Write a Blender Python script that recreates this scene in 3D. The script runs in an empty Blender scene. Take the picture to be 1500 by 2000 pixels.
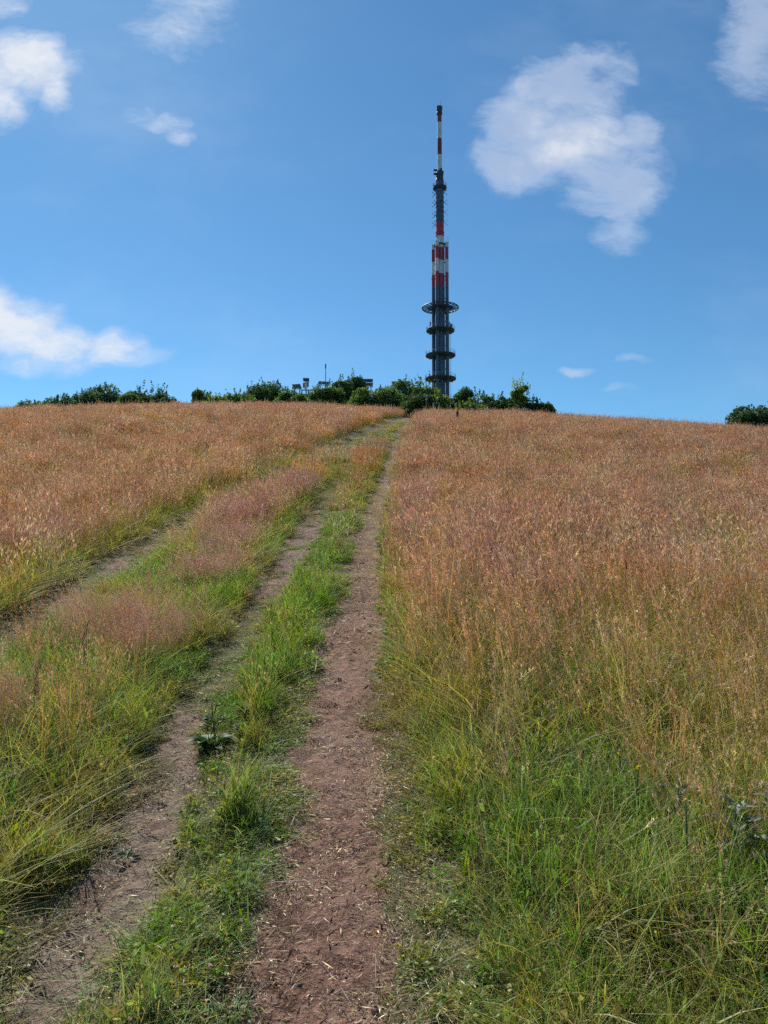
import bpy, math, random
import numpy as np
from mathutils import Vector, Matrix

scene = bpy.context.scene
col = scene.collection
R = math.radians

# ---------------------------------------------------------------- camera
PITCH = R(3.5)
cam_d = bpy.data.cameras.new('camera')
cam = bpy.data.objects.new('camera', cam_d)
col.objects.link(cam)
cam.location = (0, 0, 1.6)
cam.rotation_euler = (R(90) + PITCH, 0, 0)
cam_d.sensor_fit = 'VERTICAL'
cam_d.sensor_height = 24.0
cam_d.lens = 24.0 * 1444 / 2000
cam_d.clip_start = 0.05
cam_d.clip_end = 30000
scene.camera = cam

# ---------------------------------------------------------------- light and exposure
SUN_EL, SUN_AZ = R(45), R(-28)          # azimuth clockwise from +Y (the view direction)
SUN_DIR = Vector((math.sin(SUN_AZ) * math.cos(SUN_EL), math.cos(SUN_AZ) * math.cos(SUN_EL), math.sin(SUN_EL)))
sun_d = bpy.data.lights.new('sun', 'SUN')
sun_d.energy = 5.0
sun_d.angle = R(0.53)
sun_d.color = (1.0, 0.955, 0.88)
sun = bpy.data.objects.new('sun', sun_d)
col.objects.link(sun)
sun.rotation_euler = (-SUN_DIR).to_track_quat('-Z', 'Y').to_euler()
SKY_STRENGTH = 0.065
scene.view_settings.view_transform = 'Standard'
scene.view_settings.look = 'None'
scene.view_settings.exposure = 0.70
scene.view_settings.gamma = 1.0
scene.view_settings.use_curve_mapping = False
cy = scene.cycles
cy.max_bounces = 3
cy.diffuse_bounces = 1
cy.glossy_bounces = 2
cy.transmission_bounces = 2
cy.transparent_max_bounces = 4
cy.use_denoising = False
cy.use_adaptive_sampling = True
cy.adaptive_threshold = 0.025
cy.adaptive_min_samples = 16
cy.sample_clamp_indirect = 4.0

world = bpy.data.worlds.new('World')
scene.world = world
world.use_nodes = True
world.cycles.sampling_method = 'NONE'      # a sky without a sun disc is even enough to need no importance map


class NT:
    """small helper for writing node trees"""
    def __init__(self, tree):
        self.t = tree
        self.l = tree.links

    def n(self, typ, **kw):
        nd = self.t.nodes.new(typ)
        for k, v in kw.items():
            setattr(nd, k, v)
        return nd

    def put(self, sock, v):
        if v is None:
            return
        if isinstance(v, bpy.types.NodeSocket):
            self.l.new(v, sock)
        else:
            sock.default_value = v

    def m(self, op, a, b=None, c=None, clamp=False):
        nd = self.n('ShaderNodeMath', operation=op, use_clamp=clamp)
        for i, v in enumerate((a, b, c)):
            self.put(nd.inputs[i], v)
        return nd.outputs[0]

    def v(self, op, a, b=None, out=0):
        nd = self.n('ShaderNodeVectorMath', operation=op)
        self.put(nd.inputs[0], a)
        self.put(nd.inputs[1], b)
        return nd.outputs[out]

    def noise(self, vec, scale, detail=4, rough=0.55, lac=2.0, out='Fac'):
        nd = self.n('ShaderNodeTexNoise')
        self.put(nd.inputs['Vector'], vec)
        nd.inputs['Scale'].default_value = scale
        nd.inputs['Detail'].default_value = detail
        nd.inputs['Roughness'].default_value = rough
        nd.inputs['Lacunarity'].default_value = lac
        return nd.outputs[out]

    def ramp(self, val, a, b, lo=0.0, hi=1.0, smooth=True):
        nd = self.n('ShaderNodeMapRange', interpolation_type='SMOOTHSTEP' if smooth else 'LINEAR')
        self.put(nd.inputs[0], val)
        for i, q in enumerate((a, b, lo, hi)):
            nd.inputs[i + 1].default_value = q
        return nd.outputs[0]

    def mix(self, f, a, b, blend='MIX'):
        nd = self.n('ShaderNodeMix', data_type='RGBA', blend_type=blend)
        self.put(nd.inputs[0], f)
        for i, v in ((6, a), (7, b)):
            if isinstance(v, tuple):
                v = (*v, 1.0)[:4]
            self.put(nd.inputs[i], v)
        return nd.outputs[2]


# cloud groups: centre and radii on the plane one unit ahead (x / y, z / y), strength
CLOUDS = [
    (0.2450, 0.6420, 0.0800, 0.0560, 0.95), (0.2050, 0.5900, 0.0650, 0.0700, 1.00), (0.2700, 0.5760, 0.0900, 0.0620, 1.05),
    (0.3160, 0.5350, 0.0640, 0.0680, 1.00), (0.1780, 0.5480, 0.0500, 0.0380, 0.95), (0.3210, 0.4760, 0.0330, 0.0480, 0.85),
    (0.3560, 0.6020, 0.0300, 0.0290, 0.75), (0.2960, 0.7050, 0.0500, 0.0280, 0.60), (0.3380, 0.6930, 0.0240, 0.0200, 0.55),
    (-0.5151, 0.6890, 0.0750, 0.0450, 1.35), (-0.5450, 0.6442, 0.0360, 0.0420, 1.1), (-0.4660, 0.6620, 0.0250, 0.0380, 0.95),
    (-0.5150, 0.3200, 0.0800, 0.0400, 1.50), (-0.5450, 0.3480, 0.0400, 0.0330, 1.50), (-0.4450, 0.2950, 0.0720, 0.0290, 1.30),
    (-0.3700, 0.2900, 0.0480, 0.0270, 1.15), (-0.3300, 0.2780, 0.0360, 0.0170, 0.65), (-0.4300, 0.2740, 0.1200, 0.0180, 0.45),
    (-0.2950, 0.7600, 0.0480, 0.0480, 0.36), (-0.2600, 0.7850, 0.0420, 0.0240, 0.50), (-0.5431, 0.7850, 0.0381, 0.0208, 0.60),
    (-0.3450, 0.6190, 0.0330, 0.0120, 0.40), (-0.3080, 0.6050, 0.0330, 0.0130, 0.46), (-0.2800, 0.5900, 0.0160, 0.0100, 0.40), (0.5250, 0.7191, 0.0450, 0.0700, 0.80),
    (0.5393, 0.7719, 0.0550, 0.0485, 0.80), (0.2648, 0.2610, 0.0180, 0.0045, 0.34), (0.3294, 0.2297, 0.0170, 0.0045, 0.34),
    (0.3420, 0.2690, 0.0150, 0.0040, 0.22),
]


def build_world():
    g = bpy.data.node_groups.new('cloud_cover', 'ShaderNodeTree')
    g.interface.new_socket('Direction', in_out='INPUT', socket_type='NodeSocketVector')
    g.interface.new_socket('Cover', in_out='OUTPUT', socket_type='NodeSocketFloat')
    q = NT(g)
    gi = q.n('NodeGroupInput')
    go = q.n('NodeGroupOutput')
    d = q.v('NORMALIZE', gi.outputs[0])
    sep = q.n('ShaderNodeSeparateXYZ')
    q.put(sep.inputs[0], d)
    yy = q.m('MAXIMUM', sep.outputs[1], 0.12)
    ab = q.n('ShaderNodeCombineXYZ')
    q.put(ab.inputs[0], q.m('DIVIDE', sep.outputs[0], yy))
    q.put(ab.inputs[1], q.m('DIVIDE', sep.outputs[2], yy))
    p = ab.outputs[0]
    w1 = q.v('SUBTRACT', q.noise(p, 7.0, 3, 0.55, out='Color'), (0.5, 0.5, 0.5))
    w2 = q.v('SUBTRACT', q.noise(p, 22.0, 3, 0.6, out='Color'), (0.5, 0.5, 0.5))
    pw = q.v('ADD', p, q.v('ADD', q.v('MULTIPLY', w1, (0.075, 0.055, 0)), q.v('MULTIPLY', w2, (0.026, 0.022, 0))))
    best = None
    for a, b, rx, ry, w in CLOUDS:
        e = q.v('MULTIPLY', q.v('SUBTRACT', pw, (a, b, 0)), (0.88 / rx, 0.88 / ry, 0))
        r2 = q.v('DOT_PRODUCT', e, e, out=1)
        f = q.m('MULTIPLY_ADD', r2, -w, w)
        best = f if best is None else q.m('SMOOTH_MAX', best, f, 0.25)
    best = q.m('MAXIMUM', best, -1.2)
    # torn by the wind: streaks run down to the right
    mp = q.n('ShaderNodeMapping')
    q.put(mp.inputs[0], pw)
    mp.inputs['Rotation'].default_value = (0, 0, R(38))
    mp.inputs['Scale'].default_value = (0.62, 1.35, 1)
    fb = q.m('SUBTRACT', q.noise(mp.outputs[0], 15.0, 8, 0.66), 0.5)
    front = q.ramp(sep.outputs[1], 0.12, 0.3)
    seen = q.m('MULTIPLY', q.ramp(q.m('ADD', best, q.m('MULTIPLY', fb, 2.9)), -0.46, 1.75), front)
    # the same broken cumulus goes on over the rest of the sky
    zz = q.m('ADD', q.m('MAXIMUM', sep.outputs[2], 0.0), 0.18)
    pl = q.n('ShaderNodeCombineXYZ')
    q.put(pl.inputs[0], q.m('DIVIDE', sep.outputs[0], zz))
    q.put(pl.inputs[1], q.m('DIVIDE', sep.outputs[1], zz))
    far = q.noise(pl.outputs[0], 1.6, 7, 0.58)
    inx = q.ramp(q.m('ABSOLUTE', q.m('DIVIDE', sep.outputs[0], yy)), 0.56, 0.85)
    iny = q.ramp(q.m('DIVIDE', sep.outputs[2], yy), 0.85, 1.15)
    outside = q.m('MAXIMUM', q.m('MAXIMUM', inx, iny), q.m('SUBTRACT', 1.0, front))
    rest = q.m('MULTIPLY', q.ramp(far, 0.56, 0.74), outside)
    veil = q.m('MULTIPLY', q.ramp(q.noise(mp.outputs[0], 3.2, 6, 0.6), 0.45, 0.85), 0.20)
    q.put(go.inputs[0], q.m('MAXIMUM', q.m('MAXIMUM', seen, rest), veil))

    t = NT(world.node_tree)
    world.node_tree.nodes.clear()
    out = t.n('ShaderNodeOutputWorld')
    bg = t.n('ShaderNodeBackground')
    bg.inputs[1].default_value = SKY_STRENGTH
    sky = t.n('ShaderNodeTexSky', sky_type='NISHITA')
    sky.sun_disc = False
    sky.sun_elevation = SUN_EL
    sky.sun_rotation = SUN_AZ
    sky.altitude = 900
    sky.air_density = 1.0
    sky.dust_density = 0.25
    sky.ozone_density = 2.2
    tc = t.n('ShaderNodeTexCoord')
    dirv = tc.outputs['Generated']
    c1 = t.n('ShaderNodeGroup', node_tree=g)
    t.put(c1.inputs[0], dirv)
    # thick hearts of the clouds are greyer, sunward wisps whiter
    sp = t.n('ShaderNodeSeparateXYZ')
    t.put(sp.inputs[0], dirv)
    patch = t.m('ADD', t.noise(dirv, 9.0, 4, 0.6), t.m('MULTIPLY', sp.outputs[0], -0.60))
    lit = t.ramp(patch, 0.30, 0.66)
    shade = t.mix(lit, (4.1, 5.0, 6.9), (8.1, 8.35, 8.8))
    thick = t.ramp(c1.outputs[0], 0.25, 0.95)
    cloud = t.mix(thick, (6.6, 7.4, 8.8), shade)
    skyc = t.mix(1.0, sky.outputs[0], (0.59, 0.99, 1.14), 'MULTIPLY')
    t.put(bg.inputs[0], t.mix(t.m('MULTIPLY', c1.outputs[0], 0.94), skyc, cloud))
    t.l.new(bg.outputs[0], out.inputs[0])


build_world()

# ---------------------------------------------------------------- helpers
rng = np.random.default_rng(7)


def tag(o, label=None, cat=None, group=None, kind=None):
    for k, v in (('label', label), ('category', cat), ('group', group), ('kind', kind)):
        if v:
            o[k] = v
    return o


def link(name, mesh, parent=None, loc=None, rot=None, scale=None):
    o = bpy.data.objects.new(name, mesh)
    col.objects.link(o)
    if parent is not None:
        o.parent = parent
    if loc is not None:
        o.location = loc
    if rot is not None:
        o.rotation_euler = rot
    if scale is not None:
        o.scale = scale
    return o


def empty(name, loc, rz=0.0):
    o = link(name, None, None, loc, (0, 0, rz))
    o.empty_display_size = 0.2
    return o


def np_mesh(name, V, F, mats, C=None, mi=None, smooth=False, attrs=None):
    """mesh from a vertex array and one array of quads (or triangles)"""
    V = np.asarray(V, np.float32).reshape(-1, 3)
    F = np.asarray(F, np.int32)
    me = bpy.data.meshes.new(name)
    k = F.shape[1]
    me.vertices.add(len(V))
    me.vertices.foreach_set('co', V.ravel())
    me.loops.add(F.size)
    me.loops.foreach_set('vertex_index', F.ravel())
    me.polygons.add(len(F))
    me.polygons.foreach_set('loop_start', np.arange(0, F.size, k, dtype=np.int32))
    me.polygons.foreach_set('loop_total', np.full(len(F), k, np.int32))
    for m in (mats if isinstance(mats, (list, tuple)) else [mats]):
        me.materials.append(m)
    if mi is not None:
        me.polygons.foreach_set('material_index', np.asarray(mi, np.int32))
    me.update(calc_edges=True)
    me.polygons.foreach_set('use_smooth', np.full(len(F), smooth, bool))
    if C is not None:
        a = me.attributes.new('Col', 'FLOAT_COLOR', 'POINT')
        c4 = np.ones((len(V), 4), np.float32)
        c4[:, :3] = np.clip(np.asarray(C).reshape(-1, 3), 0.004, 0.95)
        a.data.foreach_set('color', c4.ravel())
    for nm, arr in (attrs or {}).items():
        a = me.attributes.new(nm, 'FLOAT', 'POINT')
        a.data.foreach_set('value', np.asarray(arr, np.float32).ravel())
    return me


class MB:
    """collects boxes, tubes and lathes into one mesh"""
    def __init__(self):
        self.v, self.f, self.i, self.mats = [], [], [], []

    def slot(self, m):
        if m not in self.mats:
            self.mats.append(m)
        return self.mats.index(m)

    def add(self, vs, fs, m):
        b = len(self.v)
        s = self.slot(m)
        self.v += [tuple(q) for q in vs]
        self.f += [tuple(b + k for k in f) for f in fs]
        self.i += [s] * len(fs)

    def box(self, c, s, m, rot=None):
        M = rot if rot is not None else Matrix.Identity(3)
        vs = [M @ Vector((x * s[0] / 2, y * s[1] / 2, z * s[2] / 2)) + Vector(c)
              for x in (-1, 1) for y in (-1, 1) for z in (-1, 1)]
        self.add(vs, [(0, 1, 3, 2), (4, 6, 7, 5), (0, 4, 5, 1), (2, 3, 7, 6), (0, 2, 6, 4), (1, 5, 7, 3)], m)

    def tube(self, a, b, r0, r1, m, n=8, cap=True):
        a, b = Vector(a), Vector(b)
        q = (b - a).to_track_quat('Z', 'Y')
        vs = []
        for p, r in ((a, r0), (b, r1)):
            for k in range(n):
                vs.append(p + q @ Vector((r * math.cos(k * 2 * math.pi / n), r * math.sin(k * 2 * math.pi / n), 0)))
        fs = [(k, (k + 1) % n, n + (k + 1) % n, n + k) for k in range(n)]
        if cap:
            fs += [tuple(reversed(range(n))), tuple(range(n, 2 * n))]
        self.add(vs, fs, m)

    def lathe(self, prof, n=24, c=(0, 0)):
        """prof: (z, r, material of the band that starts here); separate rings per band keep paint edges crisp"""
        for (z0, r0, m), (z1, r1, _) in zip(prof[:-1], prof[1:]):
            vs = [(c[0] + r * math.cos(k * 2 * math.pi / n), c[1] + r * math.sin(k * 2 * math.pi / n), z)
                  for z, r in ((z0, r0), (z1, r1)) for k in range(n)]
            self.add(vs, [(k, (k + 1) % n, n + (k + 1) % n, n + k) for k in range(n)], m)

    def ring(self, z, rad, r, m, n=40, k=6, c=(0, 0)):
        vs, fs = [], []
        for i in range(n):
            a = i * 2 * math.pi / n
            for j in range(k):
                b = j * 2 * math.pi / k
                q = rad + r * math.cos(b)
                vs.append((c[0] + q * math.cos(a), c[1] + q * math.sin(a), z + r * math.sin(b)))
        for i in range(n):
            for j in range(k):
                fs.append((i * k + j, ((i + 1) % n) * k + j, ((i + 1) % n) * k + (j + 1) % k, i * k + (j + 1) % k))
        self.add(vs, fs, m)

    def build(self, name, parent=None, loc=None, rot=None, smooth=False):
        me = bpy.data.meshes.new(name)
        me.from_pydata(self.v, [], self.f)
        for m in self.mats:
            me.materials.append(m)
        me.polygons.foreach_set('material_index', self.i)
        me.polygons.foreach_set('use_smooth', [smooth] * len(self.f))
        me.update()
        return link(name, me, parent, loc, rot)


# ---------------------------------------------------------------- noise and terrain
def _hash(ix, iy, s):
    n = (ix.astype(np.int64) * 374761393 + iy.astype(np.int64) * 668265263 + s * 1274126177) & 0xFFFFFFFF
    n = ((n ^ (n >> 13)) * 1274126177) & 0xFFFFFFFF
    return ((n ^ (n >> 16)) & 0xFFFFFF) / float(0xFFFFFF)


def vnoise(x, y, s=0):
    ix, iy = np.floor(x), np.floor(y)
    fx, fy = x - ix, y - iy
    fx, fy = fx * fx * (3 - 2 * fx), fy * fy * (3 - 2 * fy)
    a, b = _hash(ix, iy, s), _hash(ix + 1, iy, s)
    c, d = _hash(ix, iy + 1, s), _hash(ix + 1, iy + 1, s)
    return (a + (b - a) * fx) * (1 - fy) + (c + (d - c) * fx) * fy


def fbm(x, y, s=0, o=4, g=0.5):
    t, a, n = 0, 1, 0
    for k in range(o):
        t = t + a * vnoise(x * 2 ** k + 17.3 * k, y * 2 ** k - 9.1 * k, s + k)
        n += a
        a *= g
    return t / n


def sstep(a, b, x):
    t = np.clip((x - a) / (b - a), 0, 1)
    return t * t * (3 - 2 * t)


PY = np.array([-400, -200, -60, -20, -5, 0, 7.6, 17.2, 29, 45, 58, 66, 74, 84, 100, 150, 220, 300, 420, 600, 1200, 3000, 9000.])
PZ = np.array([-45, -26, -8.5, -2.75, -.66, 0, 1.02, 2.62, 5.25, 9.42, 12.45, 14.1, 15.35, 17.15, 20.1, 27.5, 36, 41, 43, 30, -20, -120, -200.])
LX = np.array([-200, -60, -34, -25, -16, -7, 0, 3, 11, 20, 34, 60, 200.])
LZ = np.array([-9, -1.2, .05, .3, .5, .46, .12, 0, -.2, -.72, -1.95, -4.8, -20])


def pchip(x, xs, ys):
    h = np.diff(xs)
    d = np.diff(ys) / h
    m = np.zeros_like(ys)
    w1, w2 = 2 * h[1:] + h[:-1], h[1:] + 2 * h[:-1]
    ok = d[:-1] * d[1:] > 0
    with np.errstate(divide='ignore', invalid='ignore'):
        m[1:-1] = np.where(ok, (w1 + w2) / (w1 / d[:-1] + w2 / d[1:]), 0)
    m[0], m[-1] = d[0], d[-1]
    x = np.clip(x, xs[0], xs[-1])
    i = np.clip(np.searchsorted(xs, x, side='right') - 1, 0, len(xs) - 2)
    t = (x - xs[i]) / h[i]
    return ((2 * t**3 - 3 * t**2 + 1) * ys[i] + (t**3 - 2 * t**2 + t) * h[i] * m[i]
            + (-2 * t**3 + 3 * t**2) * ys[i + 1] + (t**3 - t**2) * h[i] * m[i + 1])


# worn tracks up the hill: x of the middle, y, half width in metres
T1 = np.array([(-.17, -30, .23), (-.17, 2.17, .23), (-.18, 2.64, .25), (-.2, 3.15, .24), (-.23, 3.91, .22), (-.26, 4.67, .22), (-.27, 5.79, .24),
               (-.26, 7.59, .23), (-.28, 10.81, .22), (-.27, 13.51, .22), (-.18, 17.37, .24), (0, 22.48, .23), (.28, 29.52, .24),
               (.56, 34.94, .27), (.8, 39.25, .3), (1.26, 45.11, .32), (1.79, 51.27, .36), (2.4, 60, .36), (3.4, 75, .36), (6, 110, .36)])
T2 = np.array([(-1.12, -30, .12), (-1.01, 2.17, .09), (-.98, 2.38, .11), (-.97, 2.64, .12), (-.98, 2.96, .12), (-1.03, 3.37, .11), (-1.10, 3.91, .09),
               (-1.19, 4.41, .11), (-1.26, 5.18, .12), (-1.29, 6.09, .13), (-1.33, 7.59, .13), (-1.34, 9.27, .19), (-1.4, 10.81, .21),
               (-1.5, 13.5, .27), (-1.56, 16.45, .25), (-1.63, 21.27, .2), (-1.39, 29.27, .2), (-.41, 38.98, .19), (.65, 48.58, .2),
               (1.7, 60, .1), (3.2, 75, .1), (6, 110, .1)])
T3 = np.array([(-3.1, -30, .26), (-3.25, 5.41, .26), (-3.39, 6.77, .23), (-3.67, 8.94, .28), (-3.92, 11.76, .35), (-4.07, 15.57, .35), (-4.1, 19.06, .39),
               (-3.42, 24.61, .34), (-2.33, 32.5, .33), (-1.28, 38.73, .33), (.12, 48.36, .29), (1.3, 60, .1), (3.0, 75, .1), (6, 110, .1)])


def track(T, x, y, amp, s):
    c = np.interp(y, T[:, 1], T[:, 0])
    h = np.interp(y, T[:, 1], T[:, 2])
    wob = (fbm(x * 2.2, y * 1.6, s, 3) - .5) * amp + (fbm(x * 9, y * 7, s + 5, 2) - .5) * amp * .7
    return np.abs(x - c) - h + wob, x - c


def fields(x, y):
    """track edges, bareness and the height the grass reaches at a point"""
    e1, s1 = track(T1, x, y, .22, 11)
    e2, s2 = track(T2, x, y, .24, 23)
    e3, s3 = track(T3, x, y, .26, 37)
    n = fbm(x * 1.7 + 40, y * 1.1, 51, 3)
    b1 = sstep(.05, -.06, e1) * (1 - .85 * sstep(31, 40, y))
    p2 = np.clip(.93 - sstep(4.3, 5.2, y) * .68 + sstep(8.0, 9.4, y) * .34, 0, 1) * (1 - .9 * sstep(15, 19, y))
    n2_ = fbm(x * 2.6 + 9, y * 1.5, 57, 3)
    b2 = sstep(.05, -.06, e2) * sstep(.12 + .60 * (1 - p2), .26 + .60 * (1 - p2), n2_)
    p3 = .50 * (1 - .75 * sstep(11.5, 15, y))
    b3 = sstep(.03, -.09, e3 + .15) * sstep(.16 + .55 * (1 - p3), .30 + .55 * (1 - p3), n2_)
    bare = np.maximum(b1, np.maximum(b2, b3))
    e = np.minimum(e1, np.minimum(e2, e3 - .03))
    right = s1 > 0
    rw = np.where(right, .62 - .25 * sstep(5, 15, y), np.where(s2 < 0, .30, .36))
    st = np.where(right, -.01, np.where(s2 < 0, -.05, .10))
    H = .055 + .54 * sstep(st, st + rw, e + (fbm(x * 1.1, y * .9, 77, 3) - .5) * .35)
    mid = (s1 < 0) & (s2 > 0)
    H = np.where(mid & (y < 11), np.minimum(H, .17 + .1 * n) * (.45 + 1.1 * fbm(x * 2.3, y * 1.9, 63, 2)), H)
    # the near right-hand corner is shorter, greener sward
    near = right * sstep(6.0, 2.6, y - .5 * (x - .8))
    H = H * (1 - .34 * near - .14 * near * sstep(1.5, .9, x))
    strip = (s2 < 0) & (s3 > 0)
    H = np.where(strip, H * (1 - .32 * sstep(16, 9, y)), H)
    H = H * (.82 + .36 * fbm(x * .35, y * .3, 91, 3))
    return e, bare, H, s1, s2, s3, e1, e2, e3


def base_z(x, y):
    x, y = np.asarray(x, float), np.asarray(y, float)
    z = pchip(y, PY, PZ) + pchip(x, LX, LZ) * sstep(8, 60, y)
    z = z + (fbm(x * .22, y * .22, 3, 3) - .5) * .22 * sstep(3, 25, np.abs(y))
    e1, _ = track(T1, x, y, 0, 1)
    e2, _ = track(T2, x, y, 0, 1)
    e3, _ = track(T3, x, y, 0, 1)
    near = sstep(90, 50, y)
    return z - near * (.045 * sstep(.16, -.12, e1) + .05 * sstep(.16, -.08, e2) + .05 * sstep(.18, -.12, e3))


def gz(x, y):
    return float(base_z(np.array([x]), np.array([y]))[0])


# ---------------------------------------------------------------- materials
def mat(name):
    m = bpy.data.materials.new(name)
    m.use_nodes = True
    t = NT(m.node_tree)
    m.node_tree.nodes.clear()
    out = t.n('ShaderNodeOutputMaterial')
    return m, t, out


def paint(name, colr, rough=0.55, metal=0.0, var=0.10, scale=3.0, rust=None):
    m, t, out = mat(name)
    b = t.n('ShaderNodeBsdfPrincipled')
    tc = t.n('ShaderNodeTexCoord')
    n = t.noise(tc.outputs['Object'], scale, 5, 0.6)
    f = t.ramp(n, 0.3, 0.7, 1 - var, 1 + var)
    vm = t.n('ShaderNodeVectorMath', operation='SCALE')
    vm.inputs[0].default_value = colr
    t.put(vm.inputs[3], f)
    c = vm.outputs[0]
    if rust:
        streak = t.n('ShaderNodeMapping')
        t.put(streak.inputs[0], tc.outputs['Object'])
        streak.inputs['Scale'].default_value = (1, 1, 0.12)
        c = t.mix(t.ramp(t.noise(streak.outputs[0], scale * 1.4, 5, 0.65), 0.56, 0.78, 0, 0.55), c, rust)
    t.put(b.inputs['Base Color'], c)
    b.inputs['Roughness'].default_value = rough
    b.inputs['Metallic'].default_value = metal
    t.l.new(b.outputs[0], out.inputs[0])
    return m


def leafy(name, trans=0.4, rough=0.5, gloss=0.06, hue=0.02, val=0.35, sat=0.25, colr=None):
    """thin leaf: colour from the mesh, varied from tuft to tuft, light passes through"""
    m, t, out = mat(name)
    if colr is None:
        at = t.n('ShaderNodeAttribute', attribute_name='Col')
        c = at.outputs['Color']
    else:
        c = t.mix(0.0, colr, colr)
    oi = t.n('ShaderNodeObjectInfo')
    hs = t.n('ShaderNodeHueSaturation')
    r = oi.outputs['Random']
    t.put(hs.inputs['Hue'], t.ramp(r, 0, 1, .5 - hue, .5 + hue, False))
    r2 = t.m('FRACT', t.m('MULTIPLY', r, 17.31))
    r3 = t.m('FRACT', t.m('MULTIPLY', r, 53.77))
    t.put(hs.inputs['Saturation'], t.ramp(r2, 0, 1, 1 - sat, 1 + sat, False))
    t.put(hs.inputs['Value'], t.ramp(r3, 0, 1, 1 - val, 1 + val, False))
    t.put(hs.inputs['Color'], c)
    c = hs.outputs[0]
    d = t.n('ShaderNodeBsdfDiffuse')
    tr = t.n('ShaderNodeBsdfTranslucent')
    gl = t.n('ShaderNodeBsdfGlossy')
    gl.inputs['Roughness'].default_value = rough
    gl.inputs['Color'].default_value = (0.9, 0.95, 1, 1)
    t.put(d.inputs[0], c)
    t.put(tr.inputs[0], t.mix(1.0, c, (1.15, 1.12, 0.75), 'MULTIPLY'))
    m1 = t.n('ShaderNodeMixShader')
    m1.inputs[0].default_value = trans
    t.l.new(d.outputs[0], m1.inputs[1])
    t.l.new(tr.outputs[0], m1.inputs[2])
    m2 = t.n('ShaderNodeMixShader')
    m2.inputs[0].default_value = gloss
    t.l.new(m1.outputs[0], m2.inputs[1])
    t.l.new(gl.outputs[0], m2.inputs[2])
    t.l.new(m2.outputs[0], out.inputs[0])
    return m


def ground_material():
    m, t, out = mat('hill_soil')
    b = t.n('ShaderNodeBsdfPrincipled')
    geo = t.n('ShaderNodeNewGeometry')
    p = geo.outputs['Position']
    dirt = t.n('ShaderNodeAttribute', attribute_name='dirt').outputs['Fac']
    grey = t.n('ShaderNodeAttribute', attribute_name='grey').outputs['Fac']
    n1 = t.noise(p, 2.2, 5, 0.6)
    n2 = t.noise(p, 17.0, 6, 0.65)
    n3 = t.noise(p, 90.0, 4, 0.6)
    red = t.mix(t.ramp(n2, 0.32, 0.68), (0.056, 0.028, 0.020), (0.205, 0.118, 0.086))
    red = t.mix(t.ramp(n1, 0.40, 0.66), red, (0.170, 0.100, 0.072))
    red = t.mix(t.ramp(n3, 0.50, 0.72, 0, 0.5), red, (0.25, 0.168, 0.122))
    red = t.mix(t.m('MULTIPLY', t.ramp(dirt, 0.75, 1.0), t.ramp(t.noise(p, 1.1, 4, 0.6), 0.42, 0.62, 0, 0.75)), red, t.mix(t.ramp(n2, 0.3, 0.7), (0.155, 0.098, 0.072), (0.240, 0.160, 0.120)))
    cl = t.mix(t.ramp(n2, 0.3, 0.7), (0.105, 0.077, 0.058), (0.210, 0.160, 0.122))
    soil = t.mix(t.m('MULTIPLY', grey, t.ramp(n1, 0.25, 0.5)), red, cl)
    vor = t.n('ShaderNodeTexVoronoi', feature='DISTANCE_TO_EDGE')
    vor.inputs['Scale'].default_value = 9.0
    t.put(vor.inputs['Vector'], t.v('ADD', p, t.v('MULTIPLY', t.noise(p, 14, 3, out='Color'), (.12, .12, .12))))
    crack = t.m('MULTIPLY', t.ramp(vor.outputs['Distance'], 0.0, 0.035, 1, 0), t.m('MULTIPLY', grey, t.ramp(n1, 0.42, 0.6)))
    soil = t.mix(t.m('MULTIPLY', crack, .85), soil, (0.05, 0.035, 0.028))
    # thatch and moss under the sward; from afar the sward itself
    th = t.mix(t.ramp(n2, 0.3, 0.7), (0.055, 0.05, 0.024), (0.13, 0.105, 0.055))
    th = t.mix(t.ramp(t.noise(p, 0.5, 4), 0.4, 0.65), th, (0.075, 0.085, 0.03))
    c = t.mix(t.ramp(t.m('ADD', dirt, t.m('MULTIPLY', t.m('SUBTRACT', n2, .5), .5)), 0.3, 0.62), th, soil)
    t.put(b.inputs['Base Color'], c)
    b.inputs['Roughness'].default_value = 0.95
    b.inputs['Specular IOR Level'].default_value = 0.15
    bump = t.n('ShaderNodeBump')
    bump.inputs['Strength'].default_value = 0.9
    bump.inputs['Distance'].default_value = 0.035
    h = t.m('ADD', t.m('MULTIPLY', n2, .9), t.m('MULTIPLY', n3, .35))
    h = t.m('SUBTRACT', h, t.m('MULTIPLY', crack, .6))
    t.put(bump.inputs['Height'], h)
    t.l.new(bump.outputs[0], b.inputs['Normal'])
    t.l.new(b.outputs[0], out.inputs[0])
    return m


M_GROUND = ground_material()
M_GRASS = leafy('grass_blade', 0.48, 0.55, 0.022, 0.018, 0.28, 0.2)
M_HEAD = leafy('grass_seed_head', 0.35, 0.5, 0.03, 0.016, 0.25, 0.2)
M_STRAW = leafy('dry_straw', 0.15, 0.5, 0.03, 0.012, 0.3, 0.2)
M_SHRUB = leafy('shrub_leaf', 0.38, 0.6, 0.02, 0.0, 0.0, 0.0)
M_BROAD = leafy('broad_leaf', 0.28, 0.55, 0.03, 0.01, 0.15, 0.1)
M_SILVER = leafy('silvery_leaf', 0.2, 0.6, 0.04, 0.01, 0.15, 0.1)
M_PETAL = leafy('flower_petal', 0.3, 0.6, 0.0, 0.0, 0.1, 0.1)
M_BARK = paint('bark', (0.075, 0.055, 0.04), 0.9, 0, .3, 6)
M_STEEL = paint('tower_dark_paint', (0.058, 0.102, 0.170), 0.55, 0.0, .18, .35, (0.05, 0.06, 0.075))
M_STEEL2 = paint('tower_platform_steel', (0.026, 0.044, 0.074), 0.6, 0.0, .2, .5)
M_RED = paint('tower_red_paint', (0.36, 0.036, 0.058), 0.5, 0, .15, .4)
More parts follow.
